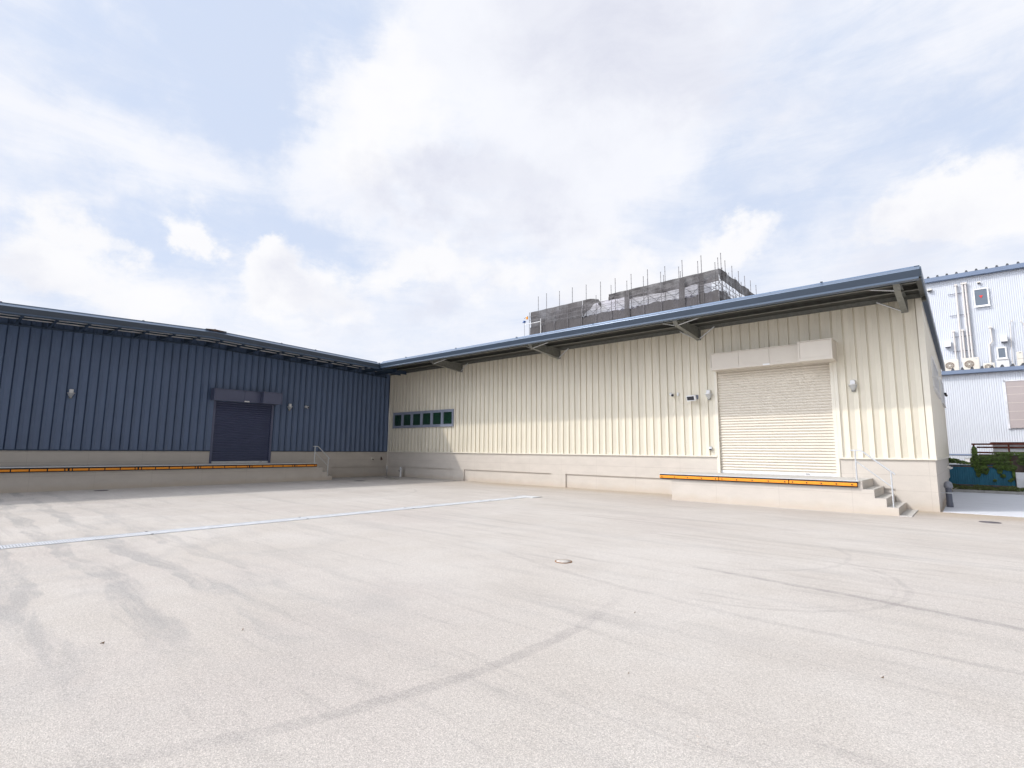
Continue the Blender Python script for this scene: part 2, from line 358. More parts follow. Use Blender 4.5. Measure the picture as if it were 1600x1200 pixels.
# scaffold netting
def net_mat(name, col, alpha):
    m = bpy.data.materials.new(name); m.use_nodes = True; t = m.node_tree; n = t.nodes; l = t.links
    b = n['Principled BSDF']; b.inputs['Base Color'].default_value = (*col, 1); b.inputs['Roughness'].default_value = .8
    tr = n.new('ShaderNodeBsdfTransparent'); mx = n.new('ShaderNodeMixShader'); out = n['Material Output']
    geo = n.new('ShaderNodeNewGeometry'); no = n.new('ShaderNodeTexNoise'); no.inputs['Scale'].default_value = .9; no.inputs['Detail'].default_value = 5
    l.new(geo.outputs['Position'], no.inputs['Vector'])
    mr = n.new('ShaderNodeMapRange'); l.new(no.outputs['Fac'], mr.inputs[0]); mr.inputs[1].default_value = .35; mr.inputs[2].default_value = .65
    mr.inputs[3].default_value = alpha-.12; mr.inputs[4].default_value = min(1, alpha+.12)
    l.new(mr.outputs[0], mx.inputs[0]); l.new(tr.outputs[0], mx.inputs[1]); l.new(b.outputs[0], mx.inputs[2]); l.new(mx.outputs[0], out.inputs[0])
    return m
m_net = net_mat('brown_mesh_net', (.080, .074, .076), .93)
m_netpale = net_mat('pale_mesh_net', (.50, .48, .56), .62)

# yard surface
def yard_material():
    m = bpy.data.materials.new('yard_paving'); m.use_nodes = True; t = m.node_tree; n = t.nodes; l = t.links; b = n['Principled BSDF']
    b.inputs['Roughness'].default_value = .85; b.inputs['Specular IOR Level'].default_value = .25
    geo = n.new('ShaderNodeNewGeometry'); P = geo.outputs['Position']
    sp = n.new('ShaderNodeSeparateXYZ'); l.new(P, sp.inputs[0]); X, Y = sp.outputs[0], sp.outputs[1]
    def mm(op, a, bb=None, c=None):
        k = n.new('ShaderNodeMath'); k.operation = op
        for i, v in enumerate((a, bb, c)):
            if v is None: continue
            if isinstance(v, (int, float)): k.inputs[i].default_value = v
            else: l.new(v, k.inputs[i])
        return k.outputs[0]
    def noise(scale, detail=5, st=(1, 1, 1), rough=.6, dist=0, rot=0):
        mp = n.new('ShaderNodeMapping'); l.new(P, mp.inputs[0]); mp.inputs['Scale'].default_value = st; mp.inputs['Rotation'].default_value = (0, 0, rot)
        k = n.new('ShaderNodeTexNoise'); l.new(mp.outputs[0], k.inputs['Vector']); k.inputs['Scale'].default_value = scale; k.inputs['Detail'].default_value = detail
        k.inputs['Roughness'].default_value = rough; k.inputs['Distortion'].default_value = dist
        return k.outputs['Fac']
    def rng(v, a, c, x, y, sm=True):
        k = n.new('ShaderNodeMapRange'); k.interpolation_type = 'SMOOTHSTEP' if sm else 'LINEAR'; l.new(v, k.inputs[0])
        for i, q in enumerate((a, c, x, y)): k.inputs[i+1].default_value = q
        return k.outputs[0]
    def mix(f, a, c, bt='MIX'):
        k = n.new('ShaderNodeMix'); k.data_type = 'RGBA'; k.blend_type = bt
        if isinstance(f, (int, float)): k.inputs[0].default_value = f
        else: l.new(f, k.inputs[0])
        for i, v in ((6, a), (7, c)):
            if isinstance(v, tuple): k.inputs[i].default_value = (*v, 1)
            else: l.new(v, k.inputs[i])
        return k.outputs[2]
    wob = mm('MULTIPLY', mm('SUBTRACT', noise(.35, 3), .5), 1.0)
    wob2 = mm('MULTIPLY', mm('SUBTRACT', noise(3.0, 4), .5), .12)
    base = mix(rng(noise(.45, 7), .35, .65, 0, 1), (.585, .542, .498), (.645, .608, .568))
    # warm tint drifts
    base = mix(rng(noise(.22, 5), .48, .68, 0, .5), base, (.52, .465, .43))
    # screed / traffic streaks that run across the yard from dock to gate
    st = noise(1.0, 6, (.16, 1.5, 1), .65, .4)
    base = mix(rng(st, .50, .70, 0, .28), base, (.355, .34, .335))
    st2 = noise(1.0, 6, (.5, 4.5, 1), .7, .3)
    base = mix(rng(st2, .54, .72, 0, .36), base, (.36, .335, .325))
    base = mix(rng(noise(1.0, 5, (.3, 3, 1), .6, .3, .12), .60, .74, 0, .30), base, (.37, .34, .33))
    base = mix(mm('MULTIPLY', rng(noise(1.0, 6, (.22, 7, 1), .7, .2, .04), .52, .66, 0, .40), rng(Y, 4, 11, 0, 1)), base, (.37, .325, .305))
    base = mix(mm('MULTIPLY', rng(noise(1.3, 6, (.30, 5, 1), .7, .2, -.05), .56, .70, 0, .35), rng(Y, 3, 9, 0, 1)), base, (.64, .615, .59))
    # broad tyre bands in front of the blue dock, in rows along X
    yy = mm('ADD', Y, wob)
    band = mm('SINE', mm('MULTIPLY', yy, 2*math.pi/.72))
    bandm = mm('MULTIPLY', rng(band, .15, .55, 0, 1), mm('MULTIPLY', rng(X, -3.5, -6.5, 0, 1), rng(Y, 4.6, 2.0, 0, 1)))
    bandm = mm('MULTIPLY', bandm, rng(noise(1.6, 7, (.35, 1.8, 1), .75, .7), .36, .60, 0, .48))
    base = mix(bandm, base, (.33, .325, .33))
    # dark stain field near left front
    base = mix(mm('MULTIPLY', rng(noise(.5, 7, (1, 1, 1), .65, .6), .50, .66, 0, .25), mm('MULTIPLY', rng(X, -2.5, -6, 0, 1), rng(Y, 7, 2.5, 0, 1))), base, (.34, .335, .34))
    # tyre marks: circular sweeps
    def ring(cx, cy, R, w, y0, y1, x0=None, s=.5, fade=.6):
        nonlocal base
        dx = mm('SUBTRACT', X, cx); dy = mm('SUBTRACT', Y, cy)
        d = mm('SQRT', mm('ADD', mm('MULTIPLY', dx, dx), mm('MULTIPLY', dy, dy)))
        e = mm('ABSOLUTE', mm('SUBTRACT', mm('ADD', d, wob2), R))
        k = rng(e, w*.45, w, 1, 0)
        k = mm('MULTIPLY', k, mm('MULTIPLY', rng(Y, y0, y0+fade, 0, 1), rng(Y, y1-fade, y1, 1, 0)))
        if x0 is not None: k = mm('MULTIPLY', k, rng(X, x0, x0+.4, 0, 1))
        k = mm('MULTIPLY', k, rng(noise(6, 4), .3, .6, .35, 1))
        base = mix(mm('MULTIPLY', k, s), base, (.30, .275, .275))
    ring(-8.66, 3.5, 5.88, .085, -.4, 6.1, -6.5, .32, 2.4)
    ring(-2.5, 7.6, 1.85, .05, 5.2, 9.6, -2.6, .22)
    ring(-2.5, 7.6, 1.72, .03, 5.2, 9.6, -2.6, .15)
    ring(-3.4, 9.3, 1.9, .05, 7.2, 11, -3.4, .18)
    ring(-18.2, 10.6, 3.0, .07, 8.6, 13.6, -18, .30)
    ring(-5, -20, 27.4, .08, 5.5, 8.5, -3.2, .5)
    ring(-1, 19.5, 14.0, .07, 4.5, 8.5, -6, .20)
    # ochre dust washed up along the beige plinth
    k = mm('MULTIPLY', rng(mm('ADD', Y, mm('MULTIPLY', wob, 2.2)), 16.9, 18.6, 0, 1), rng(X, -21, -17, 0, 1))
    base = mix(mm('MULTIPLY', k, .75), base, (.52, .42, .30))
    k = mm('MULTIPLY', rng(mm('ADD', Y, wob), 13.0, 17.5, 0, 1), rng(X, -24, -16, 0, 1))
    base = mix(mm('MULTIPLY', k, .40), base, (.46, .40, .35))
    # exposed aggregate
    ag = noise(120, 3, rough=.8); ag2 = noise(42, 4, rough=.7)
    vo = n.new('ShaderNodeTexVoronoi'); vo.inputs['Scale'].default_value = 150; l.new(P, vo.inputs['Vector'])
    cell = n.new('ShaderNodeSeparateColor'); l.new(vo.outputs['Color'], cell.inputs[0])
    g = mm('MULTIPLY', mm('MULTIPLY', rng(cell.outputs[0], 0, 1, .82, 1.16, False), rng(vo.outputs['Distance'], .0, .6, 1.06, .80, False)), mm('MULTIPLY', rng(ag, .30, .70, .76, 1.26, False), rng(ag2, .28, .72, .88, 1.12, False)))
    cc = n.new('ShaderNodeCombineColor')
    for i in range(3): l.new(g, cc.inputs[i])
    base = mix(1.0, base, cc.outputs[0], 'MULTIPLY')
    # sparse tiny dark and rusty grains
    base = mix(rng(noise(60, 2), .74, .78, 0, .7), base, (.20, .15, .12))
    base = mix(mm('MULTIPLY', rng(noise(30, 3), .60, .72, 0, .5), rng(noise(1.2, 3), .55, .7, 0, 1)), base, (.50, .37, .28))
    l.new(base, b.inputs['Base Color'])
    bp = n.new('ShaderNodeBump'); bp.inputs['Strength'].default_value = .7; bp.inputs['Distance'].default_value = .007
    l.new(mm('ADD', ag, mm('MULTIPLY', ag2, .7)), bp.inputs['Height']); l.new(bp.outputs[0], b.inputs['Normal'])
    return m
m_yard = yard_material()

# ---------------------------------------------------------------- geometry constants
XB, YB, HC = -26.645, 18.842, 1.455        # inner corner, cladding foot height
XR, YE = -0.758, 31.0                       # right end wall, rear wall
DOCK = .858

# ---------------------------------------------------------------- ground
g = MB(); g.quad((-900, -900, 0), (900, -900, 0), (900, 900, 0), (-900, 900, 0))
tag(build(g, 'ground', m_yard), 'pale grey coarse concrete yard with tyre marks', None, kind='structure')
g = MB(); g.box(-.70, 14, 18.87, 29.12, -.05, .012)
tag(build(g, 'pavement', m_slab), 'smooth bluish concrete strip beside the beige warehouse', None, kind='structure')
g = MB()
x = -.70
while x < 12:
    g.box(x, x+.994, 29.13, 29.28, -.05, .115, .01); x += 1.0
tag(build(g, 'kerb', m_kerb), 'grey concrete kerb in front of the low hedge', None, kind='structure')
g = MB(); g.box(-.70, 12, 29.285, 30.12, -.05, .09)
tag(build(g, 'soil_bed', mat('soil', (.06, .045, .03), .9, var=.3, vscale=10, bump=.5)), 'dark soil strip behind the kerb', None, kind='structure')

# ---------------------------------------------------------------- cladding
def clad(mb, axis, plane, sgn, u0, u1, z0, z1, p, anchor, prof=None):
    """ribbed sheet; axis: 'x' -> sheet in X, faces sgn*Y ; 'y' -> sheet in Y faces sgn*X. z1 may be a function of u"""
    prof = prof or [(0, .024), (.006, -.024), (.042, -.026), (.050, .012), (.165, -.012), (.172, -.012), (p-.0001, .024)]
    zf = z1 if callable(z1) else (lambda u: z1)
    us = []
    k = math.floor((u0-anchor)/p)-1
    while anchor+k*p < u1+p:
        for (a, d) in prof: us.append((anchor+k*p+a, d))
        k += 1
    def at(u):
        for (a, da), (c, dc) in zip(us, us[1:]):
            if a <= u <= c: return da+(dc-da)*(u-a)/max(1e-9, c-a)
        return 0
    pts = [(u0, at(u0))]+[q for q in us if u0 < q[0] < u1]+[(u1, at(u1))]
    vs = []; fs = []
    for i, (u, d) in enumerate(pts):
        for z in (z0, zf(u)):
            vs.append((u, plane+sgn*d, z) if axis == 'x' else (plane+sgn*d, u, z))
        if i: fs.append((2*i-2, 2*i, 2*i+1, 2*i-1))
    mb.add(vs, fs)
def screws(mb, axis, plane, sgn, u0, u1, z0, z1, p, anchor, skip=lambda u, z: False):
    k = math.ceil((u0-anchor)/p); j = 0
    while anchor+k*p < u1:
        u = anchor+k*p+.056; z = z0+.35+(k % 3)*.13
        while z < z1:
            if not skip(u, z):
                if axis == 'x': mb.box(u, u+.016, plane+sgn*.020, plane, z, z+.013)
                else: mb.box(plane, plane+sgn*.020, u, u+.016, z, z+.013)
            z += .93
        k += 1
PB = .308; AB = -0.9
PU = .3154; AU = 2.024

# ================================================================ BEIGE WAREHOUSE
bw = thing('beige_warehouse', 'cream ribbed metal warehouse with a wide roller door, slate-blue eave and strip window', 'warehouse', (-13.7, 25, 0))
ROOFZ = 6.238
WX0, WX1, WZ0, WZ1 = -26.12, -20.76, 2.86, 3.75
DX0, DX1, DZ1 = -6.80, -3.06, 4.47
g = MB()
for a in ((XB, WX0, HC, ROOFZ), (WX0, WX1, HC, WZ0), (WX0, WX1, WZ1, ROOFZ), (WX1, DX0, HC, ROOFZ), (DX0, DX1, DZ1, ROOFZ), (DX1, XR, HC, ROOFZ)):
    clad(g, 'x', YB, -1, a[0], a[1], a[2], a[3], PB, AB)
sidez = lambda y: 6.10-(y-YB)*.044
clad(g, 'y', XR, 1, YB, YE, HC, sidez, PB, YB+.1)
screws(g, 'x', YB-.004, -1, XB+.2, XR-.1, HC, 6.0, PB, AB, lambda u, z: (WX0-.1 < u < WX1+.1 and WZ0-.1 < z < WZ1+.1) or (DX0-.1 < u < DX1+.1 and z < 5.1))
build(g, 'wall', m_beige, bw)
g = MB(); g.quad((XB, YE, 0), (XR-.01, YE, 0), (XR-.01, YE, 5.55), (XB, YE, 5.55)); build(g, 'rear_wall', m_beige, bw)
# corner and foot flashings
g = MB(); g.box(XR-.12, XR+.030, YB-.030, YB+.10, HC+.001, 6.12)
build(g, 'corner_trim', m_beigetrim, bw)
g = MB(); g.box(XB+.04, DX0, YB-.055, YB+.02, HC-.035, HC+.012); g.box(DX1+.02, XR+.035, YB-.055, YB+.02, HC-.035, HC+.012)
g.box(XR-.02, XR+.045, YB+.021, YE, HC-.035, HC+.012)
build(g, 'foot_flashing', m_beigetrim, bw)
# plinth with recessed panels
g = MB(); zt = HC-.036; RZ = .58; rec = .05
def pl(x0, x1, z0=0, z1=zt, back=0.0): g.box(x0, x1, YB+back, YB+.35, z0-.0, z1)
segs = [(XB, DX0, RZ, zt, 0), (XB, -20.71, -.2, RZ, rec), (-20.71, -19.88, -.2, RZ, 0), (-19.88, -14.21, -.2, RZ, rec), (-14.21, -13.42, -.2, RZ, 0), (-13.42, DX0, -.2, RZ, rec),
        (DX1, -1.72, RZ, zt, 0), (DX1, -1.72, -.2, RZ, rec), (-1.72, XR, -.2, zt, 0)]
for s in segs: g.box(s[0], s[1], YB+s[4], YB+.35, s[2], s[3])
g.box(DX0, DX1, YB+.14, YB+.35, -.2, DOCK-.01)
g.box(XR-.3, XR, YB+.351, YE, .58, zt); g.box(XR-.3, XR-.05, YB+2.2, YE, -.2, .58); g.box(XR-.3, XR, YB+.351, YB+2.2, -.2, .58)
build(g, 'plinth', m_plinth, bw)

# roller door
def roller_door(parent, axis, plane, sgn, u0, u1, z0, z1, msh, mtrim, mbox, box, motor, pitch, seams, lab, sill):
    """box=(u0,u1,z0,z1,depth) motor likewise"""
    def B(mb, ua, ub, da, db, za, zb, bev=0):
        if axis == 'x': mb.box(ua, ub, plane+sgn*da, plane+sgn*db, za, zb, bev)
        else: mb.box(plane+sgn*da, plane+sgn*db, ua, ub, za, zb, bev)
    g = MB(); z = z0+.10
    zs = []
    while z < z1+.1:
        for t, d in ((0, 0), (.10, -.012), (.24, -.018), (.32, .006), (.60, .018), (.88, .004), (.999, 0)):
            zs.append((z+t*pitch, d))
        z += pitch
    vs = []; fs = []
    for i, (zz, d) in enumerate(zs):
        for u in (u0+.08, u1-.08):
            vs.append((u, plane+sgn*(-.06+d), zz) if axis == 'x' else (plane+sgn*(-.06+d), u, zz))
        if i: fs.append((2*i-2, 2*i-1, 2*i+1, 2*i))
    g.add(vs, fs); door = build(g, 'roller_door', msh, parent)
    g = MB(); B(g, u0+.085, u1-.085, -.085, -.045, z0+.005, z0+.10); build(g, 'bottom_bar', sill, door)
    for a, b in ((u0, u0+.10), (u1-.10, u1)):
        g = MB(); B(g, a, b, -.10, .03, z0, z1+.02, .004); build(g, 'guide_rail', mtrim, door)
    g = MB(); B(g, (u0+u1)/2+.9, (u0+u1)/2+1.02, -.045, -.035, z0+.055, z0+.07); build(g, 'door_handle', m_dark, door)
    b0, b1, c0, c1, dd = box
    g = MB(); B(g, b0, b1, .0, dd-.03, c0, c1)
    cuts = [b0+.03]+seams+[b1-.02]
    for a, b in zip(cuts, cuts[1:]): B(g, a+.006, b-.006, dd-.03, dd-.012, c0+.075, c1-.035)
    B(g, b0-.02, b1, .0, dd+.01, c1, c1+.022)                       # drip cap
    B(g, b0, b1, dd-.03, dd, c0-.012, c0+.07); B(g, b0-.001, b0+.03, dd-.03, dd, c0+.0701, c1-.001)
    hb = build(g, 'shutter_box', mbox, door)
    g = MB(); B(g, lab[0], lab[1], dd+.001, dd+.006, lab[2], lab[2]+.055); build(g, 'maker_plate', m_white, door)
    b0, b1, c0, c1, dd = motor
    g = MB(); B(g, b0, b1, .0, dd-.03, c0, c1); B(g, b0-.02, b1+.02, .0, dd+.01, c1, c1+.022)
    B(g, b0+.045, b1-.045, dd-.03, dd-.012, c0+.075, c1-.035)
    B(g, b0, b1, dd-.03, dd, c0-.012, c0+.07)
    for a, b in ((b0, b0+.04), (b1-.04, b1)): B(g, a, b, dd-.03, dd, c0+.0701, c1-.001)
    build(g, 'motor_box', mbox, door)
    return door
roller_door(bw, 'x', YB, -1, DX0, DX1, DOCK, DZ1, m_shutter, m_beigetrim, m_boxb, (-6.75, -3.86, 4.49, 5.06, .46), (-3.86, -2.93, 4.46, 5.06, .78), .0935, [-5.78, -4.80], (-5.0, -4.79, 4.485), m_white)
# extra jamb flashing at the right of the door
g = MB(); g.box(DX1+.005, DX1+.10, YB-.045, YB+.01, HC-.03, 4.46); build(g, 'jamb_trim', m_beigetrim, bw)

# strip window
g = MB(); y0, y1 = YB-.055, YB+.03
g.box(WX0, WX1, y0, y1, WZ0, WZ0+.075); g.box(WX0, WX1, y0, y1, WZ1-.075, WZ1)
pw = (WX1-WX0)/6
for i in range(7):
    xx = WX0+i*pw; a, b = (xx-.065, xx+.065) if 0 < i < 6 else ((xx, xx+.09) if i == 0 else (xx-.09, xx))
    if i == 3: a, b = xx-.09, xx+.09
    g.box(a, b, y0-.004, y1, WZ0+.0751, WZ1-.0751)
wf = build(g, 'window', m_alu, bw)
g = MB(); g.box(WX0-.03, WX1+.03, YB-.085, YB-.0, WZ1+.002, WZ1+.02); g.box(WX0-.03, WX1+.03, YB-.09, YB+.0, WZ0-.022, WZ0-.002); build(g, 'sill', m_alu, wf)
for i in range(6):
    xa, xb = WX0+i*pw+.05, WX0+(i+1)*pw-.05
    g = MB(); g.quad((xa, YB-.012, WZ0+.05), (xb, YB-.012, WZ0+.05), (xb, YB-.012, WZ1-.05), (xa, YB-.012, WZ1-.05)); build(g, 'pane', m_green, wf)
    g = MB()
    for q in ((xa+.02, xa+.055), (xb-.055, xb-.02)): g.box(q[0], q[1], YB-.045, YB-.013, WZ0+.08, WZ1-.08)
    g.box(xa+.056, xb-.056, YB-.045, YB-.013, WZ0+.08, WZ0+.12); g.box(xa+.056, xb-.056, YB-.045, YB-.013, WZ1-.12, WZ1-.08)
    build(g, 'sash', m_alu, wf)

# roof, eave and canopy steelwork
XE = -.60
g = MB()
pr = []
u = -50.0; P = .5
z_at = lambda y: 6.36-(y-16.5)*.044
while u < XE-.1:
    for a, d in ((0, 0), (.14, 0), (.22, .09), (.36, .09), (.44, 0)):
        if u+a < XE-.06: pr.append((u+a, d))
    u += P
vs = []; fs = []
for i, (xx, d) in enumerate(pr):
    vs += [(xx, 16.66, z_at(16.62)+d*.75), (xx, YE+.3, z_at(YE+.3)+d+.04)]
    if i: fs.append((2*i-2, 2*i, 2*i+1, 2*i-1))
g.add(vs, fs); build(g, 'roof', m_bluetrim, bw)
EAVEX0 = -24.2
prof = [(16.36, 6.271), (16.362, 6.278), (16.375, 6.285), (16.56, 6.405), (16.56, 6.425), (16.66, 6.432), (16.66, 6.36), (16.50, 6.271)]
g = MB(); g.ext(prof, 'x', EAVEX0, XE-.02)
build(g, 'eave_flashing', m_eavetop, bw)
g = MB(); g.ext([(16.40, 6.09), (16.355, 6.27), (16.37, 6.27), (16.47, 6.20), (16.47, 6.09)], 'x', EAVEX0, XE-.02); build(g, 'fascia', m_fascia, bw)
g = MB(); g.ext([(16.385, 6.035), (16.385, 6.088), (16.60, 6.088), (16.60, 6.035)], 'x', EAVEX0+.03, XE-.05); build(g, 'gutter_lip', m_bluetrim, bw)
# end verge (rake)
g = MB()
def rake(mb, xa, xb, ya, yb, lo, hi):
    za, zb = z_at(ya), z_at(yb)
    mb.add([(xa, ya, za+lo), (xb, ya, za+lo), (xb, ya, za+hi), (xa, ya, za+hi), (xa, yb, zb+lo), (xb, yb, zb+lo), (xb, yb, zb+hi), (xa, yb, zb+hi)],
           [(0, 1, 2, 3), (4, 7, 6, 5), (0, 4, 5, 1), (1, 5, 6, 2), (2, 6, 7, 3), (3, 7, 4, 0)])
rake(g, XE-.02, XE+.012, 16.44, YE+.3, -.25, -.01); rake(g, XE-.13, XE-.021, 16.56, YE+.3, .0, .06)
build(g, 'verge_trim', m_bluetrim, bw)
g = MB(); rake(g, XR+.032, XE-.021, 18.9, YE+.2, -.24, -.20); build(g, 'verge_soffit', m_bluedark, bw)
# deck underside
g = MB(); pr = [EAVEX0+i*.0 for i in range(1)]
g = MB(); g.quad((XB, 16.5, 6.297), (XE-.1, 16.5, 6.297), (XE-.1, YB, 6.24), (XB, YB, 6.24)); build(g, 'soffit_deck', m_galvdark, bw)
# purlins of the canopy (lipped channels)
for (yy, zz) in ((17.15, 6.13), (17.95, 6.13)):
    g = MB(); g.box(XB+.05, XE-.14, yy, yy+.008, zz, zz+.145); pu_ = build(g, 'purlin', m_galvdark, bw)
    g = MB(); g.box(XB+.05, XE-.14, yy-.06, yy-.0005, zz-.0, zz+.008); g.box(XB+.05, XE-.14, yy-.068, yy-.0605, zz, zz+.020)
    build(g, 'flange', m_galv, pu_)  # lighter than the web: yard bounce light put into the flange colour
g = MB(); g.box(XB+.05, XR+.02, YB-.075, YB-.035, 6.10, 6.112); g.box(XB+.05, XR+.02, YB-.052, YB-.035, 6.113, 6.237); build(g, 'wall_beam', m_galv, bw)
g = MB(); g.box(XE-.135, XE-.022, 16.62, 18.70, 6.10, 6.28); g.box(XR+.031, XE-.023, 18.701, 18.93, 6.0, 6.25); build(g, 'end_beam', m_galvdark, bw)
# tapered cantilever beams with knee braces
for bx in (-20.2, -13.74, -7.30, -1.14):
    g = MB(); w = .006; fl = .075
    yt, yw = 16.85, YB+.01
    g.ext([(yt, 5.93), (yw, 5.745), (yw, 6.17), (yt-.22, 6.17)], 'x', bx-w, bx+w)
    def slab(mb, x0, x1, pa, pb, th):
        (ya, za), (yb, zb) = pa, pb
        mb.add([(x0, ya, za), (x1, ya, za), (x1, ya, za+th), (x0, ya, za+th), (x0, yb, zb), (x1, yb, zb), (x1, yb, zb+th), (x0, yb, zb+th)],
               [(0, 1, 2, 3), (4, 7, 6, 5), (0, 4, 5, 1), (1, 5, 6, 2), (2, 6, 7, 3), (3, 7, 4, 0)])
    slab(g, bx-fl, bx+fl, (yt, 5.918), (yw-.03, 5.733), .012)
    slab(g, bx-fl, bx+fl, (yt-.22, 6.171), (yw-.03, 6.171), .012)
    g.box(bx-.085, bx+.085, yw-.045, yw-.032, 5.72, 6.19)
    g.add([(bx-fl, yt-.012, 5.918), (bx+fl, yt-.012, 5.918), (bx+fl, yt-.235, 6.18), (bx-fl, yt-.235, 6.18)], [(0, 1, 2, 3)])
    for sx in (-1, 1):
        for q in (yt+.25, yt+1.2): g.box(bx+sx*(w+.001), bx+sx*(w+.014), q, q+.02, 6.05, 6.07)
    cb = build(g, 'cantilever_beam', m_galv, bw)
    for sx in (-1, 1):
        for (ya, za, dx, yb2, zb2) in ((yt+.02, 5.93, .62, yt+.34, 6.16), (yw-.12, 5.76, .60, yw-.20, 6.12)):
            if bx > -2 and sx > 0: continue
            g = MB(); g.tube([(bx+sx*.05, ya, za), (bx+sx*(dx+.05), yb2, zb2)], .021, 4); build(g, 'knee_brace', m_galvlight, cb)
# gutter joint clips
for xx in (-22.12, -18.22, -14.36, -10.5, -6.66, -2.83):
    g = MB(); g.box(xx-.03, xx+.03, 16.54, 16.64, 6.433, 6.452); build(g, 'gutter_clip', m_dark, bw)

# side windows of the beige warehouse, seen edge-on
for (ya, yb) in ((21.4, 25.4), (27.4, 30.4)):
    g = MB(); x0, x1 = XR-.02, XR+.06
    g.box(x0, x1, ya, yb, 3.68, 3.75); g.box(x0, x1, ya, yb, 4.69, 4.76)
    nb = 4
    for i in range(nb+1): g.box(x0, x1+.002, ya+(yb-ya)*i/nb-.03, ya+(yb-ya)*i/nb+.03, 3.7501, 4.6899)
    g.box(XR, XR+.10, ya-.05, yb+.05, 3.65, 3.679)
    sw = build(g, 'window', m_white, bw)
    for i in range(nb):
        g = MB(); a, b = ya+(yb-ya)*i/nb+.03, ya+(yb-ya)*(i+1)/nb-.03
        g.quad((XR+.035, a, 3.75), (XR+.035, b, 3.75), (XR+.035, b, 4.69), (XR+.035, a, 4.69)); build(g, 'pane', m_glassd, sw)

# ================================================================ BLUE WAREHOUSE
uw = thing('blue_warehouse', 'dark blue ribbed metal warehouse with low gabled eave and indigo roller door', 'warehouse', (-38, 8, 0))
YL = -14.0; RID = 8.0
gab = lambda y: 6.44-abs(y-RID)*.035          # height of the wall head
UD0, UD1, UDZ = 8.97, 11.80, 3.78
g = MB()
topz = lambda y: gab(y)+.119
PRU = [(0, .030), (.006, -.030), (.026, -.012), (.046, -.030), (.052, .010), (.160, -.028), (.175, -.028), (PU-.0001, .030)]
clad(g, 'y', XB, 1, YL, UD0, HC, topz, PU, AU, PRU); clad(g, 'y', XB, 1, UD0, UD1, UDZ, topz, PU, AU, PRU); clad(g, 'y', XB, 1, UD1, YB-.035, HC, topz, PU, AU, PRU)
screws(g, 'y', XB+.004, 1, YL+.3, YB-.3, HC, 6.0, PU, AU, lambda u, z: UD0-.2 < u < UD1+.2 and z < 4.4)
build(g, 'wall', m_blue, uw)
g = MB(); g.box(XB-.02, XB+.05, YL, UD0, HC-.03, HC+.012); g.box(XB-.02, XB+.05, UD1, YB-.04, HC-.03, HC+.012); g.box(XB-.0, XB+.035, YB-.034, YB-.026, HC+.013, 6.05)
build(g, 'foot_flashing', m_bluedark, uw)
g = MB(); zt = HC-.031
for a, b, lo, hi, rc in ((YL, UD0, -.2, zt, 0), (UD1, YB-.002, RZ, zt, 0), (UD1, 15.2, -.2, RZ, 0), (15.2, YB-.002, -.2, RZ, rec)):
    g.box(XB-.35, XB-rc, a, b, lo, hi)
g.box(XB-.35, XB-.14, UD0, UD1, -.2, DOCK-.01)
build(g, 'plinth', m_plinth, uw)
roller_door(uw, 'y', XB, 1, UD0, UD1, DOCK, UDZ, m_indigo, m_indigobox, m_indigobox, (8.82, 10.93, 3.80, 4.33, .46), (10.93, 11.86, 3.78, 4.33, .78), .105, [10.17], (10.17, 10.40, 3.795), m_galvlight)
# roof
g = MB()
for sgn in (-1, 1):
    ya, yb = (RID, 16.6) if sgn > 0 else (RID, YL-.3)
    x = -50.0; pr = []
    pr = [-50, -24.5]
    n = int(abs(yb-ya)/.1); vs = []; fs = []
    for i in range(n+1):
        yy = ya+(yb-ya)*i/n; d = .05*(1 if (i % 5) in (2, 3) else 0)
        zz = gab(yy)+.165+d
        vs += [(-50, yy, zz), (-24.45, yy, zz)]
        if i: fs.append((2*i-2, 2*i, 2*i+1, 2*i-1))
    g.add(vs, fs)
rf = build(g, 'roof', m_bluetrim, uw)
g = MB(); g.ext([(7.65, 6.68), (7.96, 6.705), (8.0, 6.725), (8.04, 6.705), (8.5, 6.68), (8.0, 6.64)], 'x', -50, -24.30); build(g, 'ridge_cap', m_wood, rf)
def gext(mb, prof, ya, yb, step=None):
    """extrude profile (x, dz above wall head) along y following the gable"""
    ys = [ya]+([RID] if ya < RID < yb else [])+[yb]
    n = len(prof); vs = []; fs = []
    for yy in ys: vs += [(p[0], yy, gab(yy)+p[1]) for p in prof]
    for i in range(len(ys)-1):
        for k in range(n): fs.append((i*n+k, i*n+(k+1) % n, (i+1)*n+(k+1) % n, (i+1)*n+k))
    fs += [tuple(range(n))[::-1], tuple(range((len(ys)-1)*n, len(ys)*n))]
    mb.add(vs, fs)
YC = 16.36
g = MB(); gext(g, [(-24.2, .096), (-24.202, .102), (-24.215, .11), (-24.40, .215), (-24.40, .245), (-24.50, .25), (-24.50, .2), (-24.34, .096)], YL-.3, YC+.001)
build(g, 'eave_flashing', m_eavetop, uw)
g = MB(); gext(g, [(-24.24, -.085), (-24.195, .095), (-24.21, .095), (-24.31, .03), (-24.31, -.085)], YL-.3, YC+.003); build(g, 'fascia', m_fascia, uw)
g = MB(); gext(g, [(-24.225, -.145), (-24.225, -.088), (-24.44, -.088), (-24.44, -.145)], YL-.3, YC+.03); build(g, 'gutter_lip', m_bluetrim, uw)
for yy in (1.346, 5.415, 10.996, 12.725, -3, -7):
    g = MB(); g.box(-24.50, -24.42, yy-.03, yy+.03, gab(yy)+.252, gab(yy)+.272); build(g, 'gutter_clip', m_dark, uw)
g = MB(); gext(g, [(XB, .12), (-24.5, .12), (-24.5, .13), (XB, .13)], YL-.3, 16.5); build(g, 'soffit_deck', m_bluedark, uw)
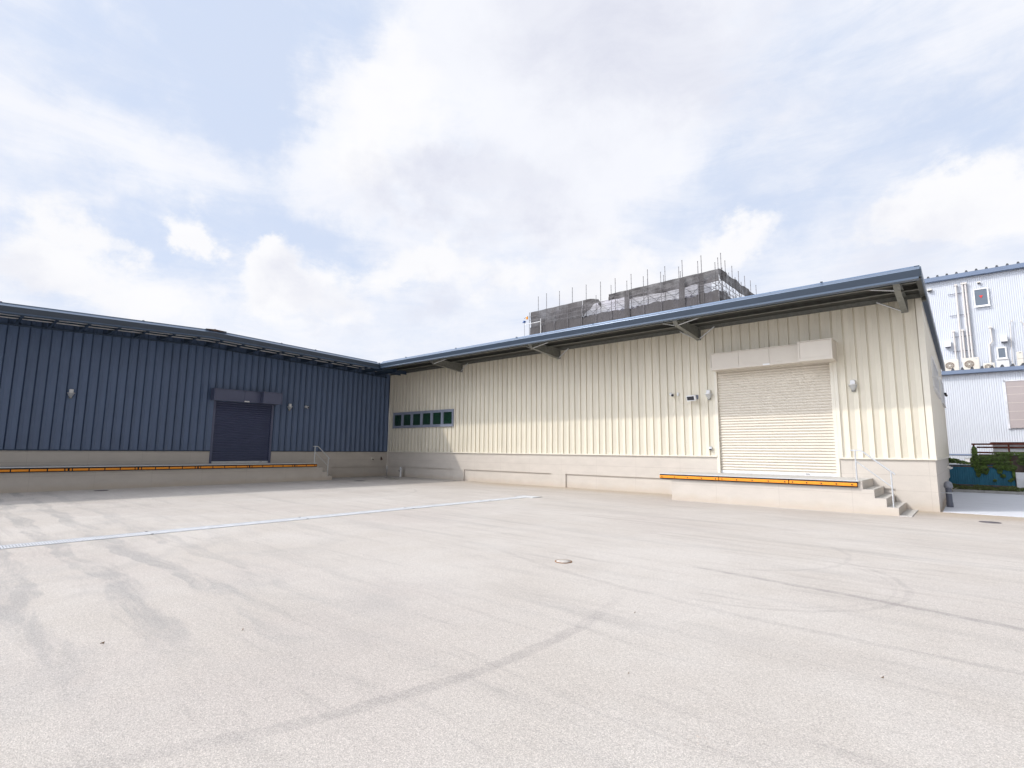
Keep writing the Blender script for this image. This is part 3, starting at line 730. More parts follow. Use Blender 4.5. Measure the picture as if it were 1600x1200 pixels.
for xx in (-24.86, -25.42):
    g = MB(); gext(g, [(xx+.010, -.0845), (xx+.018, -.0845), (xx+.018, .119), (xx+.010, .119)], YL, 18.7); pu_ = build(g, 'purlin', m_bluedark, uw)
    g = MB(); gext(g, [(xx-.025, -.095), (xx+.060, -.095), (xx+.060, -.085), (xx-.025, -.085)], YL, 16.2); gext(g, [(xx+.027, -.0848), (xx+.035, -.0848), (xx+.035, -.065), (xx+.027, -.065)], YL, 16.2); build(g, 'flange', m_white, pu_)  # white colour stands in for yard light bouncing onto the galvanised flange
g = MB(); gext(g, [(XB+.035, -.16), (XB+.10, -.16), (XB+.10, -.10), (XB+.035, -.10)], YL, YB-.3); build(g, 'wall_beam', m_bluedark, uw)
yy = 1.93-.927*17
while yy < 18.5:
    if yy > YL:
        g = MB(); w = .045; z = gab(yy)
        g.box(XB+.05, -24.46, yy-w, yy+w, z-.135, z-.125); g.box(XB+.05, -24.46, yy-.004, yy+.004, z-.1245, z+.10)
        g.box(-24.60, -24.46, yy-w, yy+w, z-.124, z+.08)
        build(g, 'outrigger', m_bluedark, uw)
    yy += .927

# ================================================================ LOADING DOCKS
def bumper(dock, axis, plane, sgn, u0, u1, bolts, segs):
    def B(mb, ua, ub, da, db, za, zb, bev=0):
        if axis == 'x': mb.box(ua, ub, plane+sgn*da, plane+sgn*db, za, zb, bev)
        else: mb.box(plane+sgn*da, plane+sgn*db, ua, ub, za, zb, bev)
    g = MB(); B(g, u0+.004, u1-.004, .001, .07, .685, .835, .008); b = build(g, 'bumper', m_black, dock)
    if segs:
        for a, c in zip(segs, segs[1:]):
            g = MB(); B(g, a+.018, c-.018, .0705, .10, .715, .79, .006); build(g, 'orange_strip', m_orange, b)
    else:
        g = MB(); B(g, u0+.01, u1-.01, .0705, .10, .715, .80, .008); build(g, 'orange_strip', m_orange, b)
        for q in bolts:
            g = MB(); p = [(q, plane+sgn*.10, .757), (q, plane+sgn*.108, .757)] if axis == 'x' else [(plane+sgn*.10, q, .757), (plane+sgn*.108, q, .757)]
            g.tube(p, .019, 10); build(g, 'bolt', m_black, b)
YP, XP = 16.784, -24.757
dk = thing('loading_dock', 'low cream concrete loading dock with orange bumper in front of the cream roller door', 'loading dock', (-5, 17.8, 0))
g = MB(); g.box(-7.615, -2.245, YP, YB-.002, -.2, .64); g.box(-8.0, -2.245, YP, YB-.002, .64, .852)
build(g, 'platform', m_plinth, dk)
g = MB(); g.box(-8.0, -2.247, YP-.004, YB-.004, .852, .862); build(g, 'deck', m_step, dk)
g = MB(); g.box(-8.0, -2.30, YP-.075, YP-.0045, .838, .866, .004); build(g, 'steel_nosing', m_galvlight, dk)
bumper(dk, 'x', YP, -1, -8.0, -6.008, (-7.901, -7.458, -7.012, -6.556, -6.107), None)
bumper(dk, 'x', YP, -1, -6.008, -4.013, (-5.909, -5.464, -5.013, -4.564, -4.114), None)
bumper(dk, 'x', YP, -1, -4.013, -2.34, (-3.913, -3.552, -3.190, -2.831, -2.466), None)
R = DOCK/4
g = MB(); gt = MB()
ed = [-2.2445, -1.994, -1.745, -1.499]
for i in range(3):
    zt = DOCK-(i+1)*R
    g.box(ed[i], ed[i+1], YP, YB-.003, -.2, zt-.006, 0); gt.box(ed[i], ed[i+1]+.004, YP-.003, YB-.004, zt-.006, zt)
st = build(g, 'steps', m_plinth, dk); build(gt, 'treads', m_step, st)
g = MB(); g.box(-1.495, -1.24, YP, YB-.003, -.05, .02); build(g, 'foot_pad', m_step, dk)

dk2 = thing('loading_dock', 'long cream concrete loading dock with orange bumper along the dark blue wall', 'loading dock', (-25.7, 0, 0))
g = MB(); g.box(XB+.002, XP, YL, 13.354, -.2, .852); build(g, 'platform', m_plinth, dk2)
g = MB(); g.box(XB+.004, XP+.004, YL, 13.352, .852, .862); build(g, 'deck', m_step, dk2)
g = MB(); g.box(XP+.0045, XP+.075, YL, 13.30, .838, .872, .004); build(g, 'steel_nosing', m_galvlight, dk2)
e0 = 3.675
for k in range(-8, 5):
    a = e0+k*2.113; b = a+2.113
    sg = [a+.106, a+.581, a+1.056, a+1.531, a+2.006]
    if k == 4: b = 13.29; sg = [a+.106, a+.581, a+1.02]
    bumper(dk2, 'y', XP, 1, a, b, None, [a+.012]+sg+[b-.012] if k < 4 else [a+.012]+sg+[b-.02])
g = MB(); gt = MB(); ed = [13.354, 13.63, 13.90, 14.17]
for i in range(3):
    zt = DOCK-(i+1)*R
    g.box(XB+.003, XP, ed[i], ed[i+1], -.2, zt-.006); gt.box(XB+.004, XP+.003, ed[i], ed[i+1]+.004, zt-.006, zt)
st = build(g, 'steps', m_plinth, dk2); build(gt, 'treads', m_step, st)

# handrails
h = thing('stair_handrail', 'bent galvanised stair handrail standing at the right end of the cream door dock', 'handrail', (-2.36, 16.9, .86), 'dock stair handrails')
yy = YP+.05
for px, pz, tz in ((-2.365, .862, 1.665), (-1.605, .215, 1.13)):
    g = MB(); g.tube([(px, yy, pz), (px, yy, tz)], .019, 10); build(g, 'post', m_galvlight, h)
g = MB(); g.tube([(-2.47, yy, 1.672), (-2.25, yy, 1.672), (-2.205, yy, 1.65), (-1.52, yy, 1.055)], .021, 10); build(g, 'handrail', m_galvlight, h)
g = MB(); g.tube([(-2.355, yy, 1.38), (-1.61, yy, .735)], .014, 8); build(g, 'mid_rail', m_galvlight, h)
h = thing('stair_handrail', 'bent galvanised stair handrail at the end of the long dock by the blue wall', 'handrail', (-24.8, 13.2, .86), 'dock stair handrails')
xx = XP-.05
for py, pz, tz in ((13.19, .862, 1.69), (13.945, .215, 1.12)):
    g = MB(); g.tube([(xx, py, pz), (xx, py, tz)], .019, 10); build(g, 'post', m_galvlight, h)
g = MB(); g.tube([(xx, 13.08, 1.70), (xx, 13.33, 1.70), (xx, 13.37, 1.68), (xx, 14.03, 1.075)], .021, 10); build(g, 'handrail', m_galvlight, h)
g = MB(); g.tube([(xx, 13.20, 1.41), (xx, 13.94, .72)], .014, 8); build(g, 'mid_rail', m_galvlight, h)

# ================================================================ WALL FITTINGS
def wall_lamp(label, x, y, z, face):
    """built facing -Y at origin then turned"""
    t = thing('wall_lamp', label, 'wall lamp', (0, 0, 0), 'wall lamps on the warehouses')
    g = MB(); g.box(-.065, .065, -.12, 0, .03, .17, .01); build(g, 'junction_box', m_white, t)
    g = MB()
    n = 14; vs = [(0.12*math.cos(math.pi*k/n), -.06-.20*math.sin(math.pi*k/n), .012) for k in range(n+1)]+[(-.12, 0, .012), (.12, 0, .012)]
    vs2 = [(a, b, c+.016) for a, b, c in vs]; m_ = len(vs)
    g.add(vs+vs2, [tuple(range(m_))[::-1], tuple(range(m_, 2*m_))]+[(i, (i+1) % m_, m_+(i+1) % m_, m_+i) for i in range(m_)])
    build(g, 'brim', m_white, t)
    g = MB(); rings = []
    for zz, sc in ((.010, .95), (-.03, .85), (-.08, .62), (-.13, .38), (-.15, .25)):
        rings.append([(0.115*sc*math.cos(math.pi*k/n), -.02-.19*sc*math.sin(math.pi*k/n), zz) for k in range(n+1)])
    vs = [v for r in rings for v in r]; q = n+1
    g.add(vs, [(i*q+k, i*q+k+1, (i+1)*q+k+1, (i+1)*q+k) for i in range(4) for k in range(n)], True); g.add(vs, [tuple(range(4*q, 5*q))])
    build(g, 'diffuser', m_galvlight, t)
    g = MB(); g.box(-.05, .05, -.05, 0, -.19, -.10, .006); build(g, 'foot', m_galv, t)
    t.location = (x, y, z); t.rotation_euler = (0, 0, face)
    return t
wall_lamp('white hooded wall lamp just left of the cream roller door', -7.0, YB-.01, 3.66, 0)
wall_lamp('white hooded wall lamp on the cream wall right of the roller door', -2.56, YB-.01, 3.66, 0)
wall_lamp('white hooded wall lamp alone on the blue wall at far left', XB+.012, 3.76, 3.67, math.pi/2)
wall_lamp('white hooded wall lamp on the blue wall right of the indigo door', XB+.012, 12.60, 3.73, math.pi/2)

def wall_camera(label, x, y, z, face, yaw):
    t = thing('security_camera', label, 'security camera', (0, 0, 0), 'security cameras')
    g = MB(); g.box(-.05, .05, -.03, 0, -.05, .05, .005); build(g, 'mount', m_cream, t)
    d = Vector((math.sin(yaw), -math.cos(yaw), -.35)).normalized(); a = Vector((0, -.09, 0))
    g = MB(); g.tube([(0, -.02, 0), tuple(a)], .022, 8); build(g, 'arm', m_cream, t)
    g = MB(); g.tube([tuple(a-d*.08), tuple(a+d*.11)], .062, 14); build(g, 'body', m_white, t)
    g = MB(); g.tube([tuple(a+d*.109), tuple(a+d*.118)], .048, 14); build(g, 'lens', m_dark, t)
    t.location = (x, y, z); t.rotation_euler = (0, 0, face); return t
wall_camera('small white cylindrical camera on the cream wall left of the solar panel lamp', -8.40, YB-.012, 3.75, 0, .75)
wall_camera('small white cylindrical camera on the blue wall right of the indigo door lamp', XB+.012, 13.50, 3.80, math.pi/2, .5)

t = thing('motion_sensor', 'tiny white oval sensor on the cream wall beside the camera', 'sensor', (-8.17, YB, 3.75))
g = MB(); g.box(-8.205, -8.135, YB-.06, YB-.012, 3.69, 3.82, .012); build(g, 'body', m_white, t)
g = MB(); g.tube([(-8.17, YB-.02, 3.69), (-8.14, YB-.02, 3.45), (-8.02, YB-.02, 3.36), (-7.86, YB-.02, 3.35), (-7.68, YB-.03, 3.40), (-7.62, YB-.10, 3.47)], .006, 6); build(g, 'cable', m_cream, t)
t = thing('solar_flood_lamp', 'white framed lamp box with dark tilted panel on the cream wall', 'flood lamp', (-7.55, YB, 3.55))
c = Vector((-7.55, YB-.30, 3.55)); ux = Vector((math.cos(-.22), math.sin(-.22), 0)); uz = Vector((-.05, -.30, 1)).normalized(); un_ = ux.cross(uz)   # facing the yard
def obox(mb, c, ux, uz, un, hx, hz, hn, off=0):
    vs = []
    for a in (-1, 1):
        for b in (-1, 1):
            for d in (-1, 1): vs.append(c+ux*hx*a+uz*hz*b+un*(hn*d+off))
    mb.add(vs, [(0, 1, 3, 2), (4, 6, 7, 5), (0, 4, 5, 1), (2, 3, 7, 6), (0, 2, 6, 4), (1, 5, 7, 3)])
g = MB(); obox(g, c, ux, uz, un_, .185, .105, .035); build(g, 'housing', m_white, t)
g = MB(); obox(g, c-ux*.012, ux, uz, un_, .145, .070, .004, .036); build(g, 'panel', m_dark, t)
g = MB(); g.tube([tuple(c), (-7.46, YB-.02, 3.60)], .022, 8); g.box(-7.52, -7.40, YB-.03, YB-.01, 3.52, 3.68); build(g, 'bracket', m_dgrey, t)
t = thing('outdoor_socket', 'little grey socket box low on the cream wall by the roller door', 'socket', (-7.01, YB, 1.70))
g = MB(); g.box(-7.06, -6.96, YB-.07, YB-.012, 1.66, 1.79, .008); build(g, 'body', m_galvlight, t)
g = MB(); g.box(-7.055, -6.965, YB-.085, YB-.071, 1.66, 1.70, .004); build(g, 'cover', m_dark, t)
t = thing('plinth_vent', 'round cream vent cap low on the blue warehouse plinth near the corner', 'vent', (XB, 17.78, 1.01))
g = MB(); g.tube([(XB, 17.78, 1.01), (XB+.09, 17.78, 1.0)], .075, 16); build(g, 'hood', m_cream, t)
g = MB(); g.tube([(XB+.091, 17.78, .985), (XB+.10, 17.78, .985)], .045, 12); build(g, 'louvre', m_galvdark, t)
t = thing('wall_tap', 'small brown tap on the plinth beside the warehouse corner', 'tap', (XB, 18.40, 1.02))
g = MB(); g.box(XB, XB+.03, 18.36, 18.44, .93, 1.13, .006); build(g, 'plate', m_wood, t)
g = MB(); g.tube([(XB+.03, 18.40, 1.03), (XB+.12, 18.40, 1.03), (XB+.13, 18.40, .95)], .02, 8); build(g, 'spout', m_rust, t)
t = thing('standpipe', 'short white standpipe rising from the ground by the shaded corner', 'standpipe', (-24.93, 18.60, 0))
g = MB(); g.tube([(-24.93, 18.60, 0), (-24.93, 18.60, .40)], .055, 12); build(g, 'pipe', m_white, t)
g = MB(); g.tube([(-24.93, 18.60, .40), (-24.93, 18.60, .56)], .075, 12); build(g, 'cap', m_galvlight, t)
g = MB(); g.tube([(-24.98, 18.60, .30), (-25.10, 18.60, .36)], .03, 8); build(g, 'outlet', m_galvdark, t)

# downpipe stub at right corner
t = thing('drain_pipe', 'charcoal domed vent pipe standing at the beige warehouse corner', 'pipe', (-.59, 20.7, 0))
g = MB(); g.lathe((-.59, 20.7, 0), [(.085, .01), (.085, .14), (.076, .16), (.076, .58)], 24); build(g, 'pipe', m_dgrey, t)
g = MB(); g.lathe((-.59, 20.7, 0), [(.092, .575), (.108, .60), (.108, .655), (.100, .70), (.078, .745), (.045, .77), (.0, .778)], 24); build(g, 'cap', mat('grey_cap', (.25, .26, .30), .35, .2, .5), t)
g = MB(); g.lathe((-.59, 20.7, 0), [(.078, .415), (.084, .415), (.084, .445), (.078, .445)], 24); g.box(-.76, -.67, 20.69, 20.71, .42, .44); build(g, 'clamp', m_galvlight, t)
t = thing('wall_pipe', 'stubby cream pipe end poking from the side plinth', 'pipe', (-.72, 27.6, 1.05))
g = MB(); g.tube([(XR, 27.6, 1.07), (XR+.10, 27.6, 1.05)], .05, 12); build(g, 'pipe', m_cream, t)
g = MB(); g.tube([(XR+.10, 27.6, 1.05), (XR+.13, 27.6, 1.0)], .058, 12); build(g, 'collar', m_white, t)
t = thing('side_lamp', 'white arched bracket lamp on the shaded end wall of the beige warehouse', 'lamp', (XR, 21.3, 4.0))
g = MB(); g.tube([(XR, 21.3, 4.02), (XR+.06, 21.3, 4.06), (XR+.13, 21.3, 4.06), (XR+.17, 21.3, 4.01)], .022, 8); build(g, 'arm', m_white, t)
g = MB(); g.tube([(XR+.17, 21.3, 4.02), (XR+.18, 21.3, 3.95)], .04, 10, True, .055); build(g, 'head', m_white, t)
t = thing('side_camera', 'dark tipped camera on a thin arm at the far end of the beige end wall', 'security camera', (XR, 30.0, 4.2))
g = MB(); g.tube([(XR, 30.0, 4.32), (XR+.12, 30.0, 4.27)], .02, 8); build(g, 'arm', m_white, t)
g = MB(); g.tube([(XR+.11, 29.9, 4.26), (XR+.14, 30.1, 4.18)], .05, 10); build(g, 'head', m_dark, t)

# ================================================================ GROUND FITTINGS
t = thing('trench_drain', 'long bright galvanised grating drain crossing the pale yard', 'drain', (-11.6, 6, 0))
gx0, gx1 = -11.83, -11.44
g = MB(); y = -3.0
while y < 13.85:
    g = MB(); ya, yb = y+.006, min(y+.994, 13.85)
    g.box(gx0, gx0+.03, ya, yb, 0, .010); g.box(gx1-.03, gx1, ya, yb, 0, .010)
    q = ya
    while q < yb-.01:
        g.box(gx0+.0305, gx1-.0305, q, q+.026, .001, .008); q += .0385
    build(g, 'grate_panel', m_grate, t); y += 1.0
g = MB(); g.quad((gx0, -3, .002), (gx1, -3, .002), (gx1, 13.85, .002), (gx0, 13.85, .002)); build(g, 'channel', m_dgrey, t)
g = MB()
for y in range(-3, 14): 
    if y % 3 == 0: g.box(gx0-.015, gx0+.025, y-.02, y+.02, .0101, .013); g.box(gx1-.02, gx1+.015, y-.02, y+.02, .0101, .013)
build(g, 'lock', m_dark, t)
g = MB(); g.box(-12.0, -11.25, 13.87, 14.32, 0, .010); e = build(g, 'sump_cover', m_grate, t)
g = MB()
for a in ((-12.05, -11.20, 14.325, 14.36), (-12.05, -12.005, 13.87, 14.324), (-11.245, -11.20, 13.87, 14.324)): g.box(*a, 0, .009)
build(g, 'sump_frame', m_dgrey, e)

def manhole(label, x, y, r, m1, m2, square=False):
    t = thing('manhole_cover', label, 'manhole cover', (x, y, 0), 'manhole covers')
    if square:
        g = MB(); g.box(x-r, x+r, y-r*.6, y+r*.6, 0, .006); build(g, 'frame', m2, t); g = MB(); g.box(x-r*.85, x+r*.85, y-r*.48, y+r*.48, .0061, .010); build(g, 'lid', m1, t)
        return t
    g = MB(); g.lathe((x, y, 0), [(r, .0), (r, .008), (r*.86, .008), (r*.86, .003)], 32); build(g, 'frame', m2, t)
    g = MB(); g.lathe((x, y, 0), [(r*.84, .002), (r*.84, .009), (r*.1, .009), (0, .009)], 32)
    for k in range(8):
        a = k*math.pi/4; g.box(x+r*.5*math.cos(a)-.01, x+r*.5*math.cos(a)+.01, y+r*.5*math.sin(a)-.01, y+r*.5*math.sin(a)+.01, .0091, .012)
    build(g, 'lid', m1, t)
    return t
m_concl = mat('concrete_lid', (.52, .49, .455), .85, var=.12, vscale=12)
manhole('small concrete lid with a rusty rim alone in the middle of the yard', -4.56, 6.34, .125, m_concl, m_rustring)
manhole('dark round cover in the shade nearest the blue dock stairs', -23.08, 14.73, .30, m_cover, m_kerb)
manhole('olive round cover in the shade near the white standpipe', -23.36, 17.0, .30, mat('olive_lid', (.17, .15, .08), .8, var=.3, vscale=9), m_kerb)
manhole('small dark cover close to the inner warehouse corner', -24.6, 17.5, .22, m_cover, m_kerb)
manhole('dark oval-looking cover on the far right by the smooth slab', .218, 16.90, .20, m_cover, m_cover)
manhole('thin dark cover in the shade under the blue dock at left', -23.95, 4.55, .22, m_cover, m_cover)

def scrap(label, name, x, y, s, a):
    s *= .6
    g = MB(); c, d = math.cos(a), math.sin(a); pts = [(-1, 0, .004), (-.3, -.45, .012), (.8, -.2, .006), (1, .1, .02), (.1, .4, .010)]
    top = [(x+(p[0]*c-p[1]*d)*s, y+(p[0]*d+p[1]*c)*s, p[2]) for p in pts]; bot = [(p[0], p[1], max(.001, p[2]-.003)) for p in top]
    g.add(top+bot, [(0, 1, 2, 3, 4), (9, 8, 7, 6, 5)]+[(i, 5+i, 5+(i+1) % 5, (i+1) % 5) for i in range(5)])
    o = build(g, name, m_dry, None, (x, y, 0)); tag(o, label, 'debris', 'debris specks on the yard')
scrap('thin brown leaf flake lying on the left front of the yard', 'dry_leaf', -5.45, 1.15, .030, .8)
scrap('tiny tan crumb on the yard right of the left stain bands', 'dry_leaf', -4.95, 2.05, .018, 2.2)
scrap('dark dot of debris in the right front part of the yard', 'pebble', -.60, 4.72, .017, .3)
scrap('dark crumb beside the curved tyre mark', 'pebble', -2.63, 4.86, .014, 1.3)
scrap('small rusty crumb in the centre foreground', 'pebble', -1.98, 3.55, .012, 1.3)

# ================================================================ SCAFFOLDED BUILDING
sb = thing('building_under_works', 'grey building with a folded metal roof wrapped in scaffolding beyond the beige roof', 'building', (-26, 52, 0))
SX0, SX1, SY0, SY1 = -37.05, -15.5, 45.0, 57.0
g = MB(); g.box(SX0+1.8, SX1-1.8, SY0+1.8, SY1-1.5, 0, 15.85); build(g, 'wall', mat('brown_grey_wall', (.14, .13, .13), .8, var=.1, vscale=1), sb)
g = MB(); xx = SX0+1.5
while xx < SX1-1.3:
    g.ext([(xx, 15.87), (xx+.10, 15.87), (xx+.22, 16.10), (xx+.36, 16.10), (xx+.48, 15.87), (xx+.56, 15.87), (xx+.56, 15.83), (xx, 15.83)], 'y', SY0+1.2, SY1-1.0); xx += .561
build(g, 'roof', m_factdark, sb)

sc = thing('scaffolding', 'tubular scaffold with torn brown netting and bare poles above the beige roof', 'scaffolding', (-26, 45, 0))
random.seed(11)
def pole(x, y, top, r=.026, z0=8):
    top -= .22
    g = MB(); g.tube([(x, y, z0), (x, y, top)], r, 6)
    z = top-.05
    while z > 15.5:
        g.tube([(x, y, z-.03), (x, y, z+.03)], r+.010, 6); z -= .475
    build(g, 'pole', m_scaf, sc)
nb = 12; bay = (SX1-SX0)/nb
front = [18.2, None, None, None, None, None, 18.5, 18.55, 18.55, 18.6, 18.6, 18.75, 18.9]
for i in range(nb+1):
    x = SX0+i*bay
    tp = [17.6, 17.3, 17.3, 17.4, 17.5, 17.9, 18.63, 18.7, 18.75, 18.8, 18.9, 19.0, 18.9][i]
    pole(x, SY0, tp)
    pole(x+random.uniform(-.05, .05)+(.6 if i < 1 else 0), SY0+.9, [19.6, 19.75, 19.65, 19.7, 19.65, 19.6, 19.6, 19.65, 19.7, 19.6, 19.8, 19.8, 19.6][i], .028)
    if i in (7, 8, 9, 10): pole(x+.25, SY0+4, 19.9, .028)
for j in range(1, 7):
    y = SY0+j*1.83; pole(SX1, y, 19.15); 
    if j < 6: pole(SX1-.9, y, 19.2, .028)
# ledgers
g = MB()
for z in (14.6, 15.9, 16.4, 16.85):
    for y in (SY0, SY0+.9): g.tube([(SX0, y, z), (SX1, y, z)], .018, 5)
    g.tube([(SX1, SY0, z), (SX1, SY1, z)], .022, 5); g.tube([(SX1-.9, SY0+.9, z), (SX1-.9, SY1, z)], .022, 5)
build(g, 'ledger', m_scaf, sc)
g = MB()
for i in range(nb):
    xa, xb = SX0+i*bay, SX0+(i+1)*bay
    g.tube([(xa, SY0+.9, 15.4), (xb, SY0+.9, 16.9)], .018, 5); g.tube([(xb, SY0+.92, 15.4), (xa, SY0+.92, 16.9)], .018, 5)
for j in range(6):
    ya, yb = SY0+j*1.83, SY0+(j+1)*1.83
    g.tube([(SX1-.02, ya, 15.2), (SX1-.02, yb, 16.9)], .018, 5); g.tube([(SX1-.04, yb, 15.2), (SX1-.04, ya, 16.9)], .018, 5)
build(g, 'cross_brace', m_scaf, sc)
def net(pts, y, m=None, name='net'):
    """polygon strip between lower and upper outlines on plane y, gently billowing"""
    g = MB(); vs = []; fs = []
    for i, (x, lo, hi) in enumerate(pts):
        for k in range(5):
            z = lo+(hi-lo)*k/4; vs.append((x, y+.20-.10*math.sin(x*2.1+k)*math.sin(k/4*math.pi)-random.uniform(0, .02), z))
        if i: fs += [((i-1)*5+k, i*5+k, i*5+k+1, (i-1)*5+k+1) for k in range(4)]
    g.add(vs, fs); return build(g, name, m or m_net, sc)
def lin(a, b, n): return [a+(b-a)*i/n for i in range(n+1)]
def top(x): return 17.42+.28*(x-SX0)/(SX1-SX0)+.012*math.sin(x*3.4)
xs = lin(SX0+.05, SX0+bay*4-.05, 24); net([(x, 15.0, top(x)) for x in xs], SY0)
xs = lin(SX0+bay*4, SX0+bay*4+1.9, 10); net([(x, 15.75+1.25*min(1, (i/10.)*1.1)+.1*math.sin(x*7), top(x)-.25*(i/10.)**3) for i, x in enumerate(xs)], SY0)
xs = lin(SX0+bay*4+1.9, SX0+bay*5.3, 4); net([(x, 16.75-i*.12, 17.35-i*.15) for i, x in enumerate(xs)], SY0, None)
xs = lin(SX0+bay*6-.4, SX0+bay*7, 10); net([(x, 16.9+.04*math.sin(x*5), top(x)) for x in xs], SY0)
xs = lin(SX0+bay*7+.1, SX1-.05, 34); net([(x, 16.62+.04*math.sin(x*3.1)+.05*math.sin(x*1.3), top(x)) for x in xs], SY0)
xs = lin(SX0+.05, SX1-.05, 80); net([(x, 8.5, 15.66+.10*math.sin(x*1.1)+.05*math.sin(x*4.3)) for x in xs], SY0-.12, m_net)
xs = lin(SX0+.05, SX0+bay*4, 14); net([(x, 14.4, 15.7) for x in xs], SY0+.04, m_net)
for bx in (SX0+bay*7, SX0+bay*10+.25, SX1-1.6):
    xs = [bx-.28, bx-.1, bx+.1, bx+.28]; net([(x, 9, top(x)-.1) for x in xs], SY0-.2)
# side nets
def snet(pts):
    g = MB(); vs = []; fs = []
    for i, (y, lo, hi) in enumerate(pts):
        for k in range(4): vs.append((SX1+.06+.08*math.sin(y*2+k), y, lo+(hi-lo)*k/3))
        if i: fs += [((i-1)*4+k, i*4+k, i*4+k+1, (i-1)*4+k+1) for k in range(3)]
    g.add(vs, fs); build(g, 'net', m_net, sc)
snet([(y, 16.75+.1*math.sin(y*2.2), 17.72+.04*math.sin(y*5)) for y in lin(SY0, SY1, 30)]); snet([(y, 8, 15.75+.1*math.sin(y*2.2)) for y in lin(SY0, SY1, 20)])
g = MB(); g.quad((SX0+3, SY0+1.05, 15), (SX1-1.0, SY0+1.05, 15), (SX1-1.0, SY0+1.05, 17.3), (SX0+3, SY0+1.05, 17.3)); build(g, 'net', m_netpale, sc, label='pale rear netting')
g = MB(); g.box(SX0-.5, SX0+1.9, SY0-.3, SY0-.26, 15.95, 16.0); g.box(SX0+1.85, SX0+1.9, SY0-.3, SY0-.26, 14.2, 16.3); g.box(SX0-.2, SX0+1.9, SY0-.3, SY0-.26, 14.5, 14.54); build(g, 'stair_rail', m_white, sc)
t = thing('rope_hoist', 'orange and blue rope hoist hanging on the left end of the scaffolding', 'hoist', (-37.5, 44.8, 16.5))
g = MB(); g.box(-37.35, -37.08, 44.7, 44.85, 16.55, 16.85, .03); build(g, 'motor', m_orange, t)
g = MB(); g.tube([(-37.6, 44.75, 16.2), (-37.6, 44.75, 16.42)], .14, 10); g.tube([(-37.85, 44.75, 16.25), (-37.35, 44.75, 16.3)], .05, 8); build(g, 'pulley', m_blueplug, t)
g = MB(); g.tube([(-37.6, 44.75, 16.2), (-37.5, 44.75, 13.5)], .018, 5); g.tube([(-37.05, 44.75, 16.9), (-37.6, 44.75, 16.7)], .03, 6); build(g, 'rope', m_dgrey, t)

# ================================================================ GREY FACTORY AT RIGHT
fb = thing('factory', 'pale blue corrugated factory with lower annex and dark folded roof at the right edge', 'factory', (4, 46, 0))
def ripple(mb, x0, x1, y, z0, z1, p=.1, d=.02, holes=()):
    n = int((x1-x0)/(p/2)); 
    def strip(xa, xb, za, zb):
        n = max(2, int(round((xb-xa)/(p/4)))); vs = []; fs = []
        for i in range(n+1):
            x = xa+(xb-xa)*i/n; dd = d*.5*math.sin(2*math.pi*x/p)
            vs += [(x, y+dd, za), (x, y+dd, zb)]
            if i: fs.append((2*i-2, 2*i, 2*i+1, 2*i-1))
        mb.add(vs, fs, True)
    strip(x0, x1, z0, z1)
FX0, FX1 = -5.5, 9
g = MB(); ripple(g, FX0, 3.2, 42, 6.0, 12.72, .095, .03); g.box(FX0, FX1, 42.1, 58, 6, 12.7); build(g, 'upper_wall', m_fact, fb)
g = MB(); ripple(g, 3.3, FX1, 42, 6.0, 12.72, .095, .03); build(g, 'upper_wall', m_fact, fb)
g = MB(); g.box(3.2, 3.3, 41.90, 42.06, 6, 12.6); build(g, 'corner_downpipe', m_pipew, fb)
g = MB(); ripple(g, FX0, FX1, 38, 0, 6.10, .095, .03); g.box(FX0, FX1, 38.1, 42, 0, 6.05); build(g, 'lower_wall', m_fact, fb)
def folded(mb, x0, x1, y0, y1, z0, z1, p, hgt):
    x = x0
    while x < x1:
        a = [(0, 0), (p*.28, 0), (p*.42, hgt), (p*.58, hgt), (p*.72, 0), (p, 0), (p, -.04), (0, -.04)]
        vs = [(x+q[0], y0, z0+q[1]) for q in a]+[(x+q[0], y1, z1+q[1]) for q in a]; n = len(a)
        mb.add(vs, [(i, (i+1) % n, n+(i+1) % n, n+i) for i in range(n)]+[tuple(range(n))[::-1], tuple(range(n, 2*n))]); x += p
g = MB(); folded(g, -1.42, FX1, 41.78, 58, 12.72, 13.2, .462, .19); build(g, 'roof', m_factdark, fb)
g = MB(); g.box(FX0, FX1, 41.72, 41.77, 12.52, 12.78); g.box(FX0, FX1, 41.771, 41.98, 12.50, 12.53); build(g, 'upper_gutter', m_facttrim, fb)
g = MB(); folded(g, -1.0, FX1, 37.80, 41.95, 6.20, 6.42, .405, .17); build(g, 'annex_roof', m_factdark, fb)
g = MB(); g.box(FX0, FX1, 37.72, 37.78, 6.02, 6.22); g.box(FX0, FX1, 37.781, 37.98, 6.0, 6.03); build(g, 'lower_gutter', m_facttrim, fb)
def win(x0, x1, z0, z1, y, label=None):
    g = MB(); w = .07
    g.box(x0-w, x0, y-.07, y, z0-w, z1+w); g.box(x1, x1+w, y-.07, y, z0-w, z1+w); g.box(x0, x1, y-.07, y, z0-w, z0); g.box(x0, x1, y-.07, y, z1, z1+w)
    f = build(g, 'window', m_white, fb, label=label)
    g = MB(); g.quad((x0, y-.04, z0), (x1, y-.04, z0), (x1, y-.04, z1), (x0, y-.04, z1)); build(g, 'pane', mat('sky_glass', (.09, .12, .16), .08, 0, 1.0), f)
    g = MB(); g.box(x0-w-.03, x1+w+.03, y-.12, y-.071, z0-w-.05, z0-w-.01); build(g, 'sill', m_white, f)
    return f
w1 = win(.93, 1.50, 10.62, 11.60, 41.96)
g = MB(); g.add([(1.12, 41.90, 11.22), (1.30, 41.90, 11.22), (1.21, 41.90, 11.05)], [(0, 2, 1)]); g.add([(1.12, 41.895, 11.22), (1.30, 41.895, 11.22), (1.21, 41.895, 11.05)], [(0, 1, 2)]); build(g, 'red_triangle', m_red, w1)
w2 = win(1.70, 2.00, 7.30, 7.86, 41.96)
